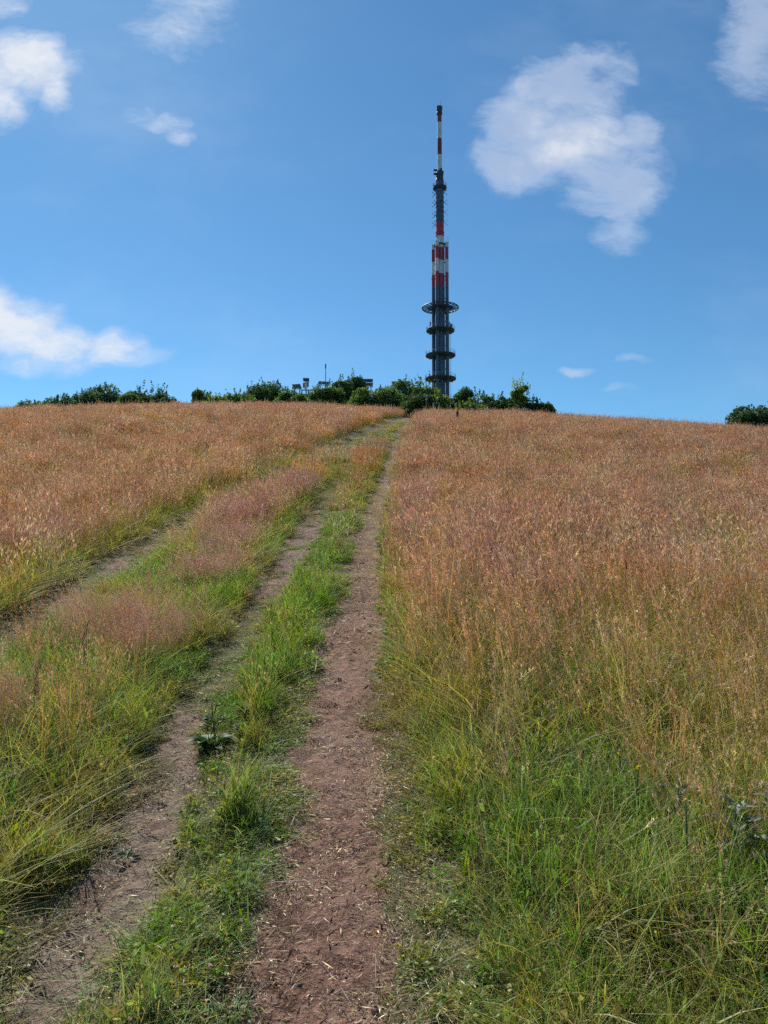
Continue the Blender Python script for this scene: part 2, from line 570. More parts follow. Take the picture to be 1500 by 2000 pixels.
M_WHITE = paint('tower_white_paint', (0.54, 0.59, 0.64), 0.5, 0, .10, .4, (0.30, 0.26, 0.22))
M_DARKRED = paint('tower_dull_red_paint', (0.17, 0.03, 0.035), 0.55, 0, .15, .4)
M_GALV = paint('galvanised_steel', (0.16, 0.20, 0.25), 0.7, 0.0, .15, 5)
M_PANEL = paint('solar_glass', (0.085, 0.125, 0.20), 0.5, 0, .1, 2)
M_WALLB = paint('building_blue_wall', (0.07, 0.10, 0.16), 0.7, 0, .12, 1)
M_BWHITE = paint('white_enamel', (0.72, 0.74, 0.76), 0.4, 0, .06, 2)
M_WOOD = paint('weathered_wood', (0.16, 0.10, 0.055), 0.85, 0, .35, 14)
M_WOODD = paint('dark_tarred_wood', (0.028, 0.022, 0.018), 0.8, 0, .3, 14)
M_YELLOW = paint('yellow_paint', (0.62, 0.34, 0.02), 0.6, 0, .25, 9)
M_BOARD = paint('sign_board', (0.38, 0.33, 0.24), 0.7, 0, .2, 8)
M_GREYW = paint('grey_weathered_plank', (0.27, 0.26, 0.24), 0.85, 0, .25, 10)
M_STONE = paint('pale_stone', (0.42, 0.38, 0.35), 0.9, 0, .2, 30)


# ---------------------------------------------------------------- ground sheet
def grow(a, b, s0, ratio):
    """coordinates from a towards b with steps that grow"""
    out, s, p = [], s0, a
    sg = 1 if b > a else -1
    while (b - p) * sg > 0:
        p = p + sg * s
        s *= ratio
        out.append(p)
    return out


def build_ground():
    xs = np.array(sorted(grow(-4.8, -9000, .06, 1.16) + list(np.arange(-4.8, 2.2, .04)) + grow(2.2, 9000, .06, 1.16)))
    ys = np.array(sorted(grow(1.6, -9000, .06, 1.2) + list(np.arange(1.6, 9, .035)) + list(np.arange(9, 22, .08))
                         + list(np.arange(22, 110, .5)) + grow(110, 9000, 2, 1.15)))
    X, Y = np.meshgrid(xs, ys)
    x, y = X.ravel(), Y.ravel()
    e, bare, H, *_r = fields(x, y)
    e2 = _r[4]
    far = np.maximum(np.abs(x) / 200, np.abs(y) / 400)
    z = base_z(x, y)
    z = np.where(far > 1, z - (far - 1) * 0.3 * 10, z)
    near = sstep(26, 12, y)
    lump = (fbm(x * 6, y * 6, 101, 3) - .5) * .05 + (np.abs(fbm(x * 15, y * 15, 131, 2) - .5)) * .13
    z = z + near * (bare * lump * .75 + (1 - bare) * (fbm(x * 4, y * 4, 151, 3) - .5) * .05)
    n0, n1 = len(xs), len(ys)
    i = np.arange(n0 * n1).reshape(n1, n0)
    F = np.stack([i[:-1, :-1], i[:-1, 1:], i[1:, 1:], i[1:, :-1]], -1).reshape(-1, 4)
    grey = sstep(.22, .0, e2) * sstep(7, 3.5, y) + .55 * sstep(.2, 0, e2) * sstep(8, 10, y)
    me = np_mesh('ground', np.stack([x, y, z], 1), F, M_GROUND, smooth=True, attrs={'dirt': bare, 'grey': np.clip(grey, 0, 1)})
    o = link('ground', me)
    tag(o, 'grassy hillside with worn dirt tracks climbing to the crest', 'ground', kind='structure')


build_ground()

# ---------------------------------------------------------------- grass tufts
def cat(parts):
    """join (V, F, C, slot) pieces"""
    V, F, C, S, b = [], [], [], [], 0
    for v, f, c, s in parts:
        v = v.reshape(-1, 3)
        V.append(v)
        F.append(f + b)
        C.append(np.broadcast_to(c.reshape(-1, 3), v.shape))
        S.append(np.full(len(f), s))
        b += len(v)
    return np.concatenate(V), np.concatenate(F), np.concatenate(C), np.concatenate(S)


def jitter(c, n, hv, vv):
    c = np.asarray(c, float)
    k = np.exp(rng.normal(0, vv, (n, 1)))
    return np.clip(c * k * np.exp(rng.normal(0, hv, (n, 3))), .003, .9)


def blades(n, r, h, hv, w, lean, droop, c0, c1, seg=3, bias=(0, 0), slot=0, taper=1.4, cv=.18, wmin=.06):
    a = rng.uniform(0, 2 * np.pi, n)
    rad = r * np.sqrt(rng.uniform(0, 1, n))
    b0 = np.stack([rad * np.cos(a), rad * np.sin(a), np.full(n, -.012)], 1)
    Hh = h * np.clip(1 + hv * rng.normal(0, 1, n), .35, 1.9)
    az = rng.uniform(0, 2 * np.pi, n)
    L = Hh * lean * np.abs(rng.normal(.6, .5, n))
    d = np.stack([L * np.cos(az) + bias[0] * Hh, L * np.sin(az) + bias[1] * Hh], 1)
    dr = droop * rng.uniform(.3, 1.2, n)
    t = np.linspace(0, 1, seg + 1)
    T = t[None, :]
    px = b0[:, :1] + d[:, :1] * (.35 * T + .65 * T**2)
    py_ = b0[:, 1:2] + d[:, 1:] * (.35 * T + .65 * T**2)
    pz = b0[:, 2:] + Hh[:, None] * (T - dr[:, None] * T**2.2)
    P = np.stack([px, py_, pz], -1)
    ph = rng.uniform(0, np.pi, n)
    side = np.stack([np.cos(ph), np.sin(ph), np.zeros(n)], 1)
    wd = w * rng.uniform(.65, 1.35, n)[:, None] * np.maximum(1 - T**taper, wmin)
    V = np.stack([P - side[:, None] * wd[..., None] / 2, P + side[:, None] * wd[..., None] / 2], 2)
    k = (seg + 1) * 2
    base = (np.arange(n) * k)[:, None] + (np.arange(seg) * 2)[None, :]
    F = np.stack([base, base + 1, base + 3, base + 2], -1).reshape(-1, 4)
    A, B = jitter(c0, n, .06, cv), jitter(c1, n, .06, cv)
    Cc = A[:, None] * (1 - t[None, :, None]) + B[:, None] * t[None, :, None]  # foot-to-tip blend; on green blades it puts sward shade into the colour
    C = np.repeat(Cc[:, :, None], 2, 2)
    tang = P[:, -1] - P[:, -2]
    tang /= np.linalg.norm(tang, axis=1)[:, None]
    return (V, F, C, slot), P[:, -1], tang


def bits(P, D, L, W, C, slot=1):
    """a small diamond per point P along D"""
    n = len(P)
    D = D / np.linalg.norm(D, axis=1)[:, None]
    up = rng.normal(0, 1, (n, 3))
    S = np.cross(D, up)
    S /= np.linalg.norm(S, axis=1)[:, None] + 1e-9
    L, W = np.broadcast_to(L, n)[:, None], np.broadcast_to(W, n)[:, None]
    V = np.stack([P, P + D * L * .45 + S * W / 2, P + D * L, P + D * L * .45 - S * W / 2], 1)
    F = np.arange(n * 4).reshape(n, 4)
    return (V, F, np.repeat(C[:, None], 4, 1), slot)


def heads(tip, tang, m, hl, spread, L, W, col_, slot=1, cv=.2, up=.8):
    n = len(tip)
    s = rng.uniform(0, 1, (n, m))
    hl = hl * rng.uniform(.7, 1.3, n)
    P = tip[:, None] - tang[:, None] * (hl[:, None] * (1 - s))[..., None]
    out = rng.normal(0, 1, (n, m, 3))
    prof = np.sin(np.clip(s, .06, .96) * np.pi) ** .7
    P = P + out * (spread * prof)[..., None]
    D = tang[:, None] * up + rng.normal(0, .55, (n, m, 3))
    hc = jitter(col_, n, .07, cv)
    C = np.repeat(hc[:, None], m, 1) * np.exp(rng.normal(0, .16, (n, m, 1)))
    return bits(P.reshape(-1, 3), D.reshape(-1, 3), L * rng.uniform(.7, 1.4, n * m), W * rng.uniform(.7, 1.3, n * m), C.reshape(-1, 3), slot)


G_LUSH0, G_LUSH1 = (.045, .080, .012), (.180, .300, .048)  # foot and tip of green blades: the darker foot is painted shade
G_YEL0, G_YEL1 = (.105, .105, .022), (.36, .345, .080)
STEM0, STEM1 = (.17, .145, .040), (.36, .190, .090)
HEADC = (.47, .245, .162)
HEADP = (.45, .232, .195)
CREAM = (.60, .46, .31)

GM = [M_GRASS, M_HEAD]


def proto(coll, name, parts, mats=GM):
    V, F, C, S = cat(parts)
    me = np_mesh(name, V, F, mats, C, S)
    o = bpy.data.objects.new(name, me)
    coll.objects.link(o)


def coll_new(name):
    return bpy.data.collections.new(name)


c_turf = coll_new('turf_tufts')           # 0-3 lush, 4-6 yellowish, 7-8 dry
for k in range(9):
    a, b = ((G_LUSH0, G_LUSH1), (G_YEL0, G_YEL1), ((.13, .10, .045), (.30, .23, .12)))[0 if k < 4 else 1 if k < 7 else 2]
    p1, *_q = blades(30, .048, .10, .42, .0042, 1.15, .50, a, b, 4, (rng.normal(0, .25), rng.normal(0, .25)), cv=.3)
    p2, *_q = blades(3, .055, .070, .4, .0030, 1.4, .55, (.16, .12, .05), (.34, .25, .13), 3)
    nb = 9 if k < 7 else 3
    Pb = np.stack([rng.normal(0, .035, nb), rng.normal(0, .035, nb), rng.uniform(.008, .055, nb)], 1)
    p3 = bits(Pb, np.stack([rng.normal(0, 1, nb), rng.normal(0, 1, nb), rng.normal(.1, .35, nb)], 1), rng.uniform(.014, .034, nb), rng.uniform(.009, .017, nb), jitter(b, nb, .06, .25) * .8, 0)
    p4, *_q = blades(3, .045, .085, .4, .0085, 1.2, .55, a, b, 4, cv=.3)
    proto(c_turf, 'turf_tuft_%d' % k, [p1, p2, p3, p4])

c_leaf = coll_new('leafy_tufts')          # 0-2 lush, 3-5 yellow-green
for k in range(6):
    a, b = ((G_LUSH0, G_LUSH1), (G_YEL0, G_YEL1))[0 if k < 3 else 1]
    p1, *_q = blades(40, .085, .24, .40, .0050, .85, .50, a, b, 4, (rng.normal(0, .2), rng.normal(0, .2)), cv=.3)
    p2, *_q = blades(6, .10, .22, .4, .0032, 1.0, .5, (.17, .125, .05), (.36, .26, .13), 3)
    p3, *_q = blades(6, .08, .17, .4, .0110, .9, .55, a, b, 4, cv=.3)
    proto(c_leaf, 'leafy_tuft_%d' % k, [p1, p2, p3])

c_tall = coll_new('meadow_tufts')         # 0-5 near, 6-10 middle, 11-14 far
for k in range(6):
    st, tip, tg = blades(18, .10, .60, .20, .0023 if k < 3 else .0019, .22, .05, STEM0 if k > 2 else (.20, .17, .05), STEM1 if k > 2 else (.45, .285, .14), 4, (-.10, 0), 0, 3.0, .15, .35)
    if k < 3:       # thin greenish tan stems with slight heads
        hd = heads(tip, tg, 8, .10, .004, .024, .0036, (.48, .295, .19), cv=.3, up=1.8)
    else:
        hd = heads(tip, tg, 12, .12, .0055, .024, .0038, HEADC if k % 2 else HEADP, cv=.35, up=1.6)
    lv, *_q = blades(12, .09, .28, .35, .0036, .6, .42, (.085, .10, .024), (.20, .195, .06), 3, (-.05, 0))
    proto(c_tall, 'meadow_tuft_%02d' % k, [st, hd, lv])
for k in range(5):
    st, tip, tg = blades(44, .24, .60, .17, .0028, .22, .05, STEM0, STEM1, 3, (-.08, 0), 0, 3.0, .15, .35)
    hd = heads(tip, tg, 5, .14, .007, .055, .0072, (HEADC, HEADP, (.35, .175, .135), HEADP, (.48, .33, .24))[k], cv=.36, up=1.9)
    lv, *_q = blades(26, .24, .30, .35, .006, .6, .42, (.085, .10, .024), (.20, .195, .06), 2, (-.05, 0))
    proto(c_tall, 'meadow_tuft_%02d' % (6 + k), [st, hd, lv])
for k in range(4):
    st, tip, tg = blades(70, .50, .60, .18, .0080, .24, .05, STEM0, STEM1, 2, (-.06, 0), 0, 3.0, .15, .35)
    hd = heads(tip, tg, 4, .15, .012, .085, .0105, (HEADC, HEADP, (.38, .205, .165), (.47, .32, .245))[k], cv=.26, up=1.8)
    lv, *_q = blades(40, .5, .30, .35, .012, .6, .42, (.085, .10, .024), (.20, .195, .06), 2)
    proto(c_tall, 'meadow_tuft_%02d' % (11 + k), [st, hd, lv])

c_bent = coll_new('bent_grass_tufts')     # 0-2 near, 3-4 middle
for k in range(3):
    st, tip, tg = blades(20, .13, .46, .2, .0014, .3, .06, (.14, .12, .045), (.32, .17, .12), 4, (0, 0), 0, 3.0, .15, .4)
    hd = heads(tip, tg, 46, .15, .022, .0075, .0030, (.40, .20, .20), cv=.15, up=.3)
    lv, *_q = blades(14, .12, .2, .35, .0032, .6, .4, (.06, .09, .02), (.15, .18, .05), 3)
    proto(c_bent, 'bent_grass_tuft_%d' % k, [st, hd, lv])
for k in range(2):
    st, tip, tg = blades(30, .22, .48, .2, .0025, .3, .06, (.14, .12, .045), (.32, .17, .12), 3, (0, 0), 0, 3.0, .15, .4)
    hd = heads(tip, tg, 26, .16, .026, .016, .0065, (.40, .20, .20), cv=.15, up=.3)
    proto(c_bent, 'bent_grass_tuft_%d' % (3 + k), [st, hd])

c_oat = coll_new('oat_stalks')
for k in range(6):
    n = 1 + k % 2
    st, tip, tg = blades(n, .02, .78, .12, .0026, .5, .28, (.24, .20, .08), (.52, .38, .20), 8, (-.22 if k % 3 else .15, 0), 0, 3.0, .12, .4)
    tg = tg + np.array([0, 0, -.5])
    tg /= np.linalg.norm(tg, axis=1)[:, None]
    hd = heads(tip + tg * .06, tg, 24, .17, .006, .026, .0050, CREAM, cv=.15, up=1.9)
    proto(c_oat, 'oat_stalk_%d' % k, [st, hd])

c_straw = coll_new('straw_bits')
for k in range(5):
    n = 26 if k < 3 else 44
    P = np.stack([rng.normal(0, .07, n), rng.normal(0, .07, n), rng.uniform(.001, .014, n)], 1)
    a = rng.uniform(0, 2 * np.pi, n)
    D = np.stack([np.cos(a), np.sin(a), rng.normal(0, .18, n)], 1)
    q = bits(P, D, (rng.gamma(2.2, .012, n) + .008) * (1 if k < 3 else .6), rng.uniform(.0018, .0042, n), jitter((.48, .36, .23) if k < 3 else (.20, .13, .085), n, .1, .4), 0)
    proto(c_straw, 'straw_bit_%d' % k, [q], [M_STRAW])

c_clod = coll_new('soil_crumbs')
for k in range(4):
    bm_v = []
    th = np.linspace(0, np.pi, 5)
    for a in th:
        for j in range(6):
            b = j * np.pi / 3
            rr = 1 + rng.normal(0, .18)
            bm_v.append((rr * np.sin(a) * np.cos(b), rr * np.sin(a) * np.sin(b) * .8, rr * np.cos(a) * .6))
    F = np.array([(i * 6 + j, i * 6 + (j + 1) % 6, (i + 1) * 6 + (j + 1) % 6, (i + 1) * 6 + j) for i in range(4) for j in range(6)])
    V = np.array(bm_v) * .01
    proto(c_clod, 'soil_crumb_%d' % k, [(V, F, jitter((.21, .135, .10), len(V), .03, .05), 0)], [M_STRAW])


def scatter_tree():
    g = bpy.data.node_groups.new('scatter', 'GeometryNodeTree')
    g.interface.new_socket('Geometry', in_out='INPUT', socket_type='NodeSocketGeometry')
    g.interface.new_socket('Tufts', in_out='INPUT', socket_type='NodeSocketCollection')
    g.interface.new_socket('Geometry', in_out='OUTPUT', socket_type='NodeSocketGeometry')
    N = g.nodes.new
    gi, go = N('NodeGroupInput'), N('NodeGroupOutput')
    ci = N('GeometryNodeCollectionInfo')
    ci.inputs['Separate Children'].default_value = True
    ci.inputs['Reset Children'].default_value = True
    g.links.new(gi.outputs[1], ci.inputs[0])
    ip = N('GeometryNodeInstanceOnPoints')
    ip.inputs['Pick Instance'].default_value = True
    g.links.new(gi.outputs[0], ip.inputs['Points'])
    g.links.new(ci.outputs[0], ip.inputs['Instance'])

    def attr(name, typ):
        a = N('GeometryNodeInputNamedAttribute')
        a.data_type = typ
        a.inputs[0].default_value = name
        return a.outputs[0]
    e = N('FunctionNodeEulerToRotation')
    g.links.new(attr('turn', 'FLOAT_VECTOR'), e.inputs[0])
    g.links.new(e.outputs[0], ip.inputs['Rotation'])
    g.links.new(attr('size', 'FLOAT_VECTOR'), ip.inputs['Scale'])
    g.links.new(attr('pick', 'INT'), ip.inputs['Instance Index'])
    g.links.new(ip.outputs[0], go.inputs[0])
    return g


SCATTER = scatter_tree()


def scatter(name, coll, x, y, pick, size, label, cat_, turn=None, dz=0.0, flat=None):
    n = len(x)
    z = base_z(x, y) + dz
    me = bpy.data.meshes.new(name)
    me.vertices.add(n)
    me.vertices.foreach_set('co', np.stack([x, y, z], 1).astype(np.float32).ravel())
    if turn is None:
        turn = np.stack([rng.normal(0, .07, n), rng.normal(0, .07, n), rng.uniform(-np.pi, np.pi, n)], 1)
    s3 = np.repeat(np.asarray(size)[:, None], 3, 1)
    if flat is not None:
        s3[:, :2] = flat[:, None]
    me.attributes.new('turn', 'FLOAT_VECTOR', 'POINT').data.foreach_set('vector', turn.astype(np.float32).ravel())
    me.attributes.new('size', 'FLOAT_VECTOR', 'POINT').data.foreach_set('vector', s3.astype(np.float32).ravel())
    me.attributes.new('pick', 'INT', 'POINT').data.foreach_set('value', pick.astype(np.int32))
    o = link(name, me)
    md = o.modifiers.new('scatter', 'NODES')
    md.node_group = SCATTER
    for it in SCATTER.interface.items_tree:
        if it.in_out == 'INPUT' and it.name == 'Tufts':
            md[it.identifier] = coll
    tag(o, label, cat_, kind='stuff')
    print(name, n)
    return o


def strew(y0, y1, dens, pad=1.0, slope=.60):
    """random points per square metre over the wedge of hillside in view, with a margin"""
    n = int(dens * ((y1 - y0) * 2 * pad + slope * (y1**2 - y0**2)))
    out_x, out_y = [], []
    yy = rng.uniform(y0, y1, n * 3)
    hw = slope * yy + pad
    keep = rng.uniform(0, slope * y1 + pad, n * 3) < hw
    yy, hw = yy[keep], hw[keep]
    xx = rng.uniform(-1, 1, len(yy)) * hw
    return xx[:n], yy[:n]


def cum(*a):
    return [np.concatenate(q) for q in zip(*a)]


def lush(x, y, s1):
    """0 dry and yellowish .. 1 lush green"""
    q = fbm(x * .9 + 3, y * .8, 201, 3)
    return q


# --- turf along the tracks
def make_turf():
    acc = []
    for y0, y1, dens, sc in ((1.5, 5, 560, 1.0), (5, 9, 260, 1.25), (9, 16, 110, 1.6), (16, 28, 42, 2.3), (28, 52, 18, 3.2)):
        x, y = strew(y0, y1, dens)
        e, bare, H, s1, s2, s3, e1, e2, e3 = fields(x, y)
        u = rng.uniform(0, 1, len(x))
        worn = sstep(.09, -.05, e)                      # thinner and shorter towards the worn middle
        keep = (u > bare * 1.25) & (H < .40) & (rng.uniform(0, 1, len(x)) > worn * .55)
        gap = fbm(x * 5.5, y * 4.5, 313, 2)
        keep &= rng.uniform(0, 1, len(x)) < .25 + .75 * sstep(.36, .52, gap)
        keep |= (u < .025) & (bare > .5) & (fbm(x * 3, y * 3, 303, 2) > .55)
        x, y, H, s1, s2, s3, e1, e2, e3, worn = (a[keep] for a in (x, y, H, s1, s2, s3, e1, e2, e3, worn))
        q = lush(x, y, s1) + rng.normal(0, .12, len(x))
        mid = (s1 < 0) & (s2 > 0)
        q = q + np.where(mid & (y < 9), .20, 0) - worn * .06 - np.where((s2 < 0) & (y > 8), .10, 0) - np.where(e2 < .05, .12, 0)
        pick = np.where(q > .50, rng.integers(0, 4, len(x)), np.where(q > .30, rng.integers(4, 7, len(x)), rng.integers(7, 9, len(x))))
        hs = np.clip(H / .10, .45, 2.0) * rng.uniform(.6, 1.35, len(x)) * (1 - .45 * worn) * (.6 + .8 * fbm(x * 3.3, y * 2.7, 317, 2))
        hs = np.where(mid & (y < 9) & (e1 > .05) & (e2 > .04), hs * 1.30, hs)
        fl = sc * rng.uniform(.8, 1.2, len(x))
        acc.append((x, y, pick, hs, fl))
    x, y, p, s, f = cum(*acc)
    scatter('turf_grass', c_turf, x, y, p, s, 'short green turf lining the dirt tracks', 'grass', flat=f)


def make_leafy():
    acc = []
    for y0, y1, dens, sc in ((1.5, 5, 120, 1.0), (5, 9, 75, 1.15), (9, 16, 34, 1.5), (16, 30, 12, 2.2)):
        x, y = strew(y0, y1, dens)
        e, bare, H, s1, s2, s3, e1, e2, e3 = fields(x, y)
        keep = (H > .13) & (e > .10) & (rng.uniform(0, 1, len(x)) < .55 + .45 * sstep(.7, .3, H))
        x, y, H, s1 = (a[keep] for a in (x, y, H, s1))
        q = lush(x, y, s1) + rng.normal(0, .1, len(x)) - np.where(s1 > 0, .18, 0)
        pick = np.where(q > .5, rng.integers(0, 3, len(x)), rng.integers(3, 6, len(x)))
        hs = np.clip(H / .36, .55, 1.35) * rng.uniform(.75, 1.2, len(x))
        acc.append((x, y, pick, hs, hs * sc))
    x, y, p, s, f = cum(*acc)
    scatter('leafy_grass', c_leaf, x, y, p, s, 'leafy green grass at the foot of the tall meadow stems', 'grass', flat=f)


BENT = [(-2.05, 8.9, .62, 1.1), (-1.85, 5.7, .62, .55), (-1.62, 6.3, .40, .6), (-2.3, 6.4, .5, .7), (-5.1, 11.3, .8, 1.2), (-2.4, 11.5, .7, 1.5), (-2.8, 36, 1.2, 3.0),
        (.85, 16.5, .5, 1.8), (-2.2, 4.2, .35, .4), (-2.9, 15, .6, 2), (1.1, 9.0, .5, 1.2), (-2.4, 20, .7, 3), (1.5, 7.4, .35, .5)]


def bent_w(x, y):
    w = 0
    for a, b, rx, ry in BENT:
        w = np.maximum(w, 1 - ((x - a) / rx)**2 - ((y - b) / ry)**2)
    return np.where(w > 0, np.clip(w + (fbm(x * 2, y * 1.5, 404, 3) - .5) * .9, 0, 1), 0)


def make_tall():
    acc, acb = [], []
    for y0, y1, dens, lo, hi, mul in ((1.2, 7.5, 34, 0, 6, 1.0), (7.5, 22, 9.5, 6, 11, 1.0), (22, 96, 2.6, 11, 15, 1.0)):
        x, y = strew(y0, y1, dens, 1.2 if y1 < 30 else 3.0)
        e, bare, H, s1, s2, s3, e1, e2, e3 = fields(x, y)
        if y0 < 20:
            fade = sstep(.13, .52, H)
            edge = .16 if y1 < 10 else .28
        else:
            fade = sstep(.2, .4, H)
            edge = .42
        sparse = np.where(s1 > 0, sstep(2.4, 5.5, y) * .50 + .50 - .16 * sstep(4.2, 3.0, y) * sstep(1.35, .85, x), 1.0)          # thin stand in the near right corner
        sparse = np.where((s1 < 0) & (s3 > 0) & (y < 14), np.where(y < 6.5, .62, .36), sparse)
        patch = .40 + 1.1 * sstep(.3, .62, fbm(x * .6, y * .4, 222, 3))
        bw = bent_w(x, y)
        u = rng.uniform(0, 1, len(x))
        keep = (e > edge * .6) & ((y > 2.5) | (s1 > 0)) & (y > 1.8) & (u < fade * sparse * patch * (1 - .75 * bw))
        pick = rng.integers(lo, hi, len(x))
        if y0 < 5:
            tan = rng.uniform(0, 1, len(x)) < np.where(s1 > 0, .95 - .80 * sstep(3.4, 6.5, y), .4)
            pick = np.where(tan, pick % 3, 3 + pick % 3)
        hs = np.clip(H / .55, .5, 1.25) * rng.uniform(.8, 1.15, len(x))
        acc.append((x[keep], y[keep], pick[keep], hs[keep], np.clip(hs, .8, 1.3)[keep]))
        if y0 < 20:
            xb, yb = strew(y0, y1, dens * 2.4 if y0 < 5 else dens * 1.6)
            eb, bb, Hb, *_r = fields(xb, yb)
            wb = bent_w(xb, yb)
            kb = (eb > .14) & (yb > 2.5) & (rng.uniform(0, 1, len(xb)) < wb * 1.25)
            m = kb.sum()
            acb.append((xb[kb], yb[kb], rng.integers(0, 3, m) if y0 < 5 else rng.integers(3, 5, m), np.clip(Hb[kb] / .5, .6, 1.15) * rng.uniform(.8, 1.2, m)))
    x, y, p, s, f = cum(*acc)
    n = len(x)
    wind = np.where(x > .5, -.12, .07) + (fbm(x * .45, y * .3, 707, 2) - .5) * .8 + rng.normal(0, .06, n)
    # stems lean with the wind: tufts turn only a little about the vertical
    turn = np.stack([rng.normal(-.03, .06, n) + (fbm(x * .5 + 50, y * .3, 717, 2) - .5) * .5, wind, rng.normal(0, .9, n)], 1)
    scatter('meadow_grass', c_tall, x, y, p, s, 'tall pinkish brown meadow grass in seed covering the hillside', 'grass', turn=turn, flat=f)
    x, y, p, s = cum(*acb)
    scatter('bent_grass', c_bent, x, y, p, s, 'fine purplish pink bent grass in hazy patches beside the ruts', 'grass')


def make_oats():
    x, y = strew(1.7, 19, 12.0)
    e, bare, H, s1, *_r = fields(x, y)
    k = (H > .24) & (e > .2) & (rng.uniform(0, 1, len(x)) < np.where(s1 > .9, .85 * sstep(.6, 2.2, s1) + .05, .13)) & (y > 2.1)
    x, y, H = x[k], y[k], H[k]
    n = len(x)
    turn = np.stack([rng.normal(0, .12, n), rng.normal(-.1, .15, n), rng.normal(0, 1.3, n)], 1)
    scatter('oat_grass', c_oat, x, y, rng.integers(0, 6, n), np.clip(H / .58, .6, 1.1) * rng.uniform(.75, 1.1, n),
            'pale straw coloured oat grass stalks nodding above the meadow', 'grass', turn=turn)


def make_litter():
    acc = []
    for y0, y1, dens, sc in ((1.6, 5, 1050, .8), (5, 10, 300, 1.1), (10, 18, 80, 1.6)):
        x, y = strew(y0, y1, dens, .6)
        e, bare, H, *_r = fields(x, y)
        rim = sstep(-.22, -.02, e) * .5 + .5
        k = (e < .22) & (rng.uniform(0, 1, len(x)) < rim * sstep(.22, .58, fbm(x * 3.1, y * 2.4, 505, 3))) & (rng.uniform(0, 1, len(x)) < np.where(_r[4] < .1, .3, 1))
        m = k.sum()
        acc.append((x[k], y[k], rng.integers(0, 5, m), sc * np.clip(rng.lognormal(-.35, .4, m), .3, 1.8)))
    x, y, p, s = cum(*acc)
    n = len(x)
    sl = np.stack([np.full(n, .13), np.zeros(n), rng.uniform(-3, 3, n)], 1)
    scatter('straw_litter', c_straw, x, y, p, s, 'trodden straw and dry grass bits strewn on the dirt path', 'litter', turn=sl, dz=.012)
    acc = []
    for y0, y1, dens, sc in ((1.6, 5, 1100, 1.0), (5, 11, 380, 1.3)):
        x, y = strew(y0, y1, dens, .6)
        e, bare, H, *_r = fields(x, y)
        k = (bare > .4) & (rng.uniform(0, 1, len(x)) < sstep(.35, .60, fbm(x * 4, y * 4, 606, 2)))
        m = k.sum()
        acc.append((x[k], y[k], rng.integers(0, 4, m), sc * np.clip(rng.lognormal(-.85, .55, m), .15, 1.6)))
    x, y, p, s = cum(*acc)
    n = len(x)
    scatter('soil_crumbs', c_clod, x, y, p, s, 'small crumbs of brown soil scattered on the bare path', 'soil', turn=rng.uniform(-.4, 3, (n, 3)), dz=.006)


make_turf()
make_leafy()
make_tall()
make_oats()
make_litter()

